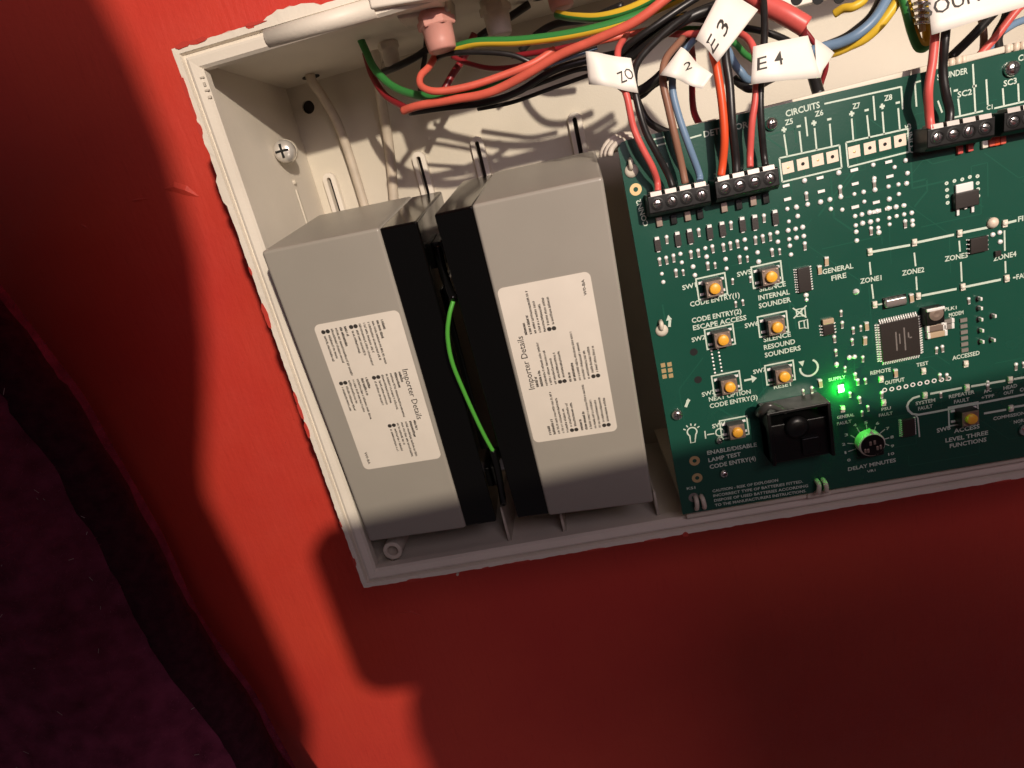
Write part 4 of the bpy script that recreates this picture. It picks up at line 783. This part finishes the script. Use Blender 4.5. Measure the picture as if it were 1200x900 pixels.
flag('wire_flag', 'large white flag printed E 4', [(880, 99, 116), (962, 91, 114), (946, 42, 112), (882, 55, 114)], [('E', (.07, .34), (.21, .36), (.07, .69)), ('4', (.33, .40), (.47, .41), (.33, .75))], 2.2, wave=.7)
flag('wire_flag', 'crumpled white fold behind the E 4 flag', [(957, 92, 109), (966, 80, 107), (978, 62, 101), (955, 45, 105)], [], .6)
flag('wire_flag', 'white flag printed SOUNDER across the top right corner', [(1092, 41, 116), (1240, -4, 114), (1240, -60, 108), (1084, -18, 110)], [('SOUNDER', (-.04, .36), (.66, .40), (-.045, .66))], 1.8, wave=1.0)

# ================================================================== fleece garment and the hand-held phone
fl = thing('fleece_jacket', 'dark purple fleece garment in the lower left corner in front of the wall', 'jacket', un(150, 900, 60))
edge = [(-120, 190), (-40, 280), (40, 385), (100, 470), (150, 555), (195, 640), (240, 725), (300, 815), (350, 905), (420, 1010)]
mb = MB(); mb.smooth = True; E = spline([un(x, y, 70) for x, y in edge], 8); nE = len(E); nt_ = 40; L = []
for i, p in enumerate(E):
    t = (E[min(i + 1, nE - 1)] - E[max(i - 1, 0)]); t.z = 0; t.normalize(); q = Vector((t.y, -t.x, 0))
    if q.x > 0: q = -q
    for j in range(nt_):
        a = math.pi * 2 * j / nt_; rx, rz = 95, 52
        w = p + q * (rx - rx * math.cos(a)) + Vector((0, 0, rz * math.sin(a) * (1 if math.sin(a) > 0 else .12)))
        nn = noise.noise(w * .018) * 9 + noise.noise(w * .05 + Vector((3, 1, 0))) * 3.5; nn *= min(1, .15 + abs(math.sin(a)))
        L.append(w + Vector((0, 0, nn if math.sin(a) > 0 else -nn)))
fs = []
for i in range(nE - 1):
    for j in range(nt_): fs.append((i * nt_ + j, i * nt_ + (j + 1) % nt_, (i + 1) * nt_ + (j + 1) % nt_, (i + 1) * nt_ + j))
fs += [tuple(range(nt_)), tuple(reversed(range((nE - 1) * nt_, nE * nt_)))]
mb.add(L, fs); mb.build('body', FLEECE, fl)
pile = MB(); rnd = random.Random(5)
for k in range(26000):
    i = rnd.randrange(nE - 1); j = rnd.randrange(0, nt_ // 2 + 2) - 1; a, b, c, d = [L[x % (nE * nt_)] for x in (i * nt_ + j % nt_, i * nt_ + (j + 1) % nt_, (i + 1) * nt_ + j % nt_, (i + 1) * nt_ + (j + 1) % nt_)]
    s, t = rnd.random(), rnd.random(); p = a * (1 - s) * (1 - t) + b * s * (1 - t) + c * (1 - s) * t + d * s * t
    nrm = (b - a).cross(c - a).normalized()
    if nrm.z < 0: nrm = -nrm
    tip = p + (nrm + Vector((rnd.uniform(-1, 1), rnd.uniform(-1, 1), rnd.uniform(-.6, .6)))) * rnd.uniform(.6, 1.9); w = Vector((rnd.uniform(-1, 1), rnd.uniform(-1, 1), 0)) * .16
    pile.add([p - w, p + w, tip], [(0, 1, 2)])
po = pile.build('pile', PILE, fl); po['kind'] = 'stuff'
HEM_SHADED = mat('fleece_hem_shaded', (.05, .012, .021), .95, var=.4, vscale=200, bump=1, bscale=900, spec=.1)  # darker than the body: the edge's own shadow put into the colour
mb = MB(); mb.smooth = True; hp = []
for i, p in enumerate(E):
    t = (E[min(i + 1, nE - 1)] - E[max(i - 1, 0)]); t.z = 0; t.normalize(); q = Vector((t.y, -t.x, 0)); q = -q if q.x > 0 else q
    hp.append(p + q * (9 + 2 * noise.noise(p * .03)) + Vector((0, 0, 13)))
mb.tube(hp, 13, 18, rfun=lambda t: 12.5 + 2.2 * noise.noise(Vector((t * 14, 2, 0))) + .8 * noise.noise(Vector((t * 60, 5, 0)))); mb.build('shaded_hem', HEM_SHADED, fl)
mb = MB()
for k in range(170):
    i = rnd.randrange(nE - 1); j = rnd.randrange(1, nt_ // 2); p = L[i * nt_ + j] + Vector((rnd.uniform(-3, 3), rnd.uniform(-3, 3), rnd.uniform(1, 2.5))); d_ = Vector((rnd.uniform(-1, 1), rnd.uniform(-1, 1), rnd.uniform(-.3, .3))).normalized() * rnd.uniform(.5, 1.6); w = Vector((-d_.y, d_.x, 0)).normalized() * .13
    mb.add([p - d_ - w, p - d_ + w, p + d_ + w, p + d_ - w], [(0, 1, 2, 3)])
lt = mb.build('lint', mat('lint', (.45, .36, .34), .9), fl); lt['kind'] = 'stuff'
# stand-in sleeves for an unseen person, added and shaped to cast the wall shadows
def toward(u, v, d, dep): w_ = Vector((u, v, d)); return w_ + (LAMP - w_) * ((dep - d) / (LAMP.z - d))
sh = [toward(u, v, 0, 480) for u, v in ((-124, 345), (-120, 301), (-115, 255), (-110, 177), (-153, 70), (-174, -18), (-171, -94), (-166, -170), (-166, -240))]
mb = MB(); mb.smooth = True; Pz = spline([p - Vector((150, 0, 0)) for p in sh], 5); mb.tube(Pz, 150, 28); mb.build('sleeve', FLEECE, fl)
sh = [toward(u, v, 0, 400) for u, v in ((160, -115), (163, -170), (166, -260), (172, -420))]
mb = MB(); mb.smooth = True; mb.tube(spline(sh, 6), 112, 24); mb.build('sleeve', FLEECE, fl)
sh = [toward(u, v, 0, 400) for u, v in ((300, -185), (330, -330), (350, -480))]
mb = MB(); mb.smooth = True; mb.tube(spline(sh, 6), 112, 24); mb.build('sleeve', FLEECE, fl)
c0 = toward(-74, -143, 0, 362); c1 = toward(385, 50, 103, 362)
ph = thing('phone', 'dark phone held in front of the panel, shading the lower part of the box', 'phone', ((c0.x + c1.x) / 2, c0.y, 356))
P = []
r = 12
for cx, cy, a0 in ((c1.x - r, c0.y + r, -90), (c1.x - r, c1.y - r, 0), (c0.x + r, c1.y - 10 - r, 90), (c0.x + r, c0.y + r, 180)):
    for i in range(6): a = math.radians(a0 + 18 * i); P.append((cx + r * math.cos(a), cy + r * math.sin(a)))
MB().prism(P, 357, 365).build('phone_body', PHONEM, ph, .8); MB().prism([(x * .97 + ph.location.x / S * .03, y * .97 + 3) for x, y in P], 365, 365.3).build('screen', BLACKG, ph)
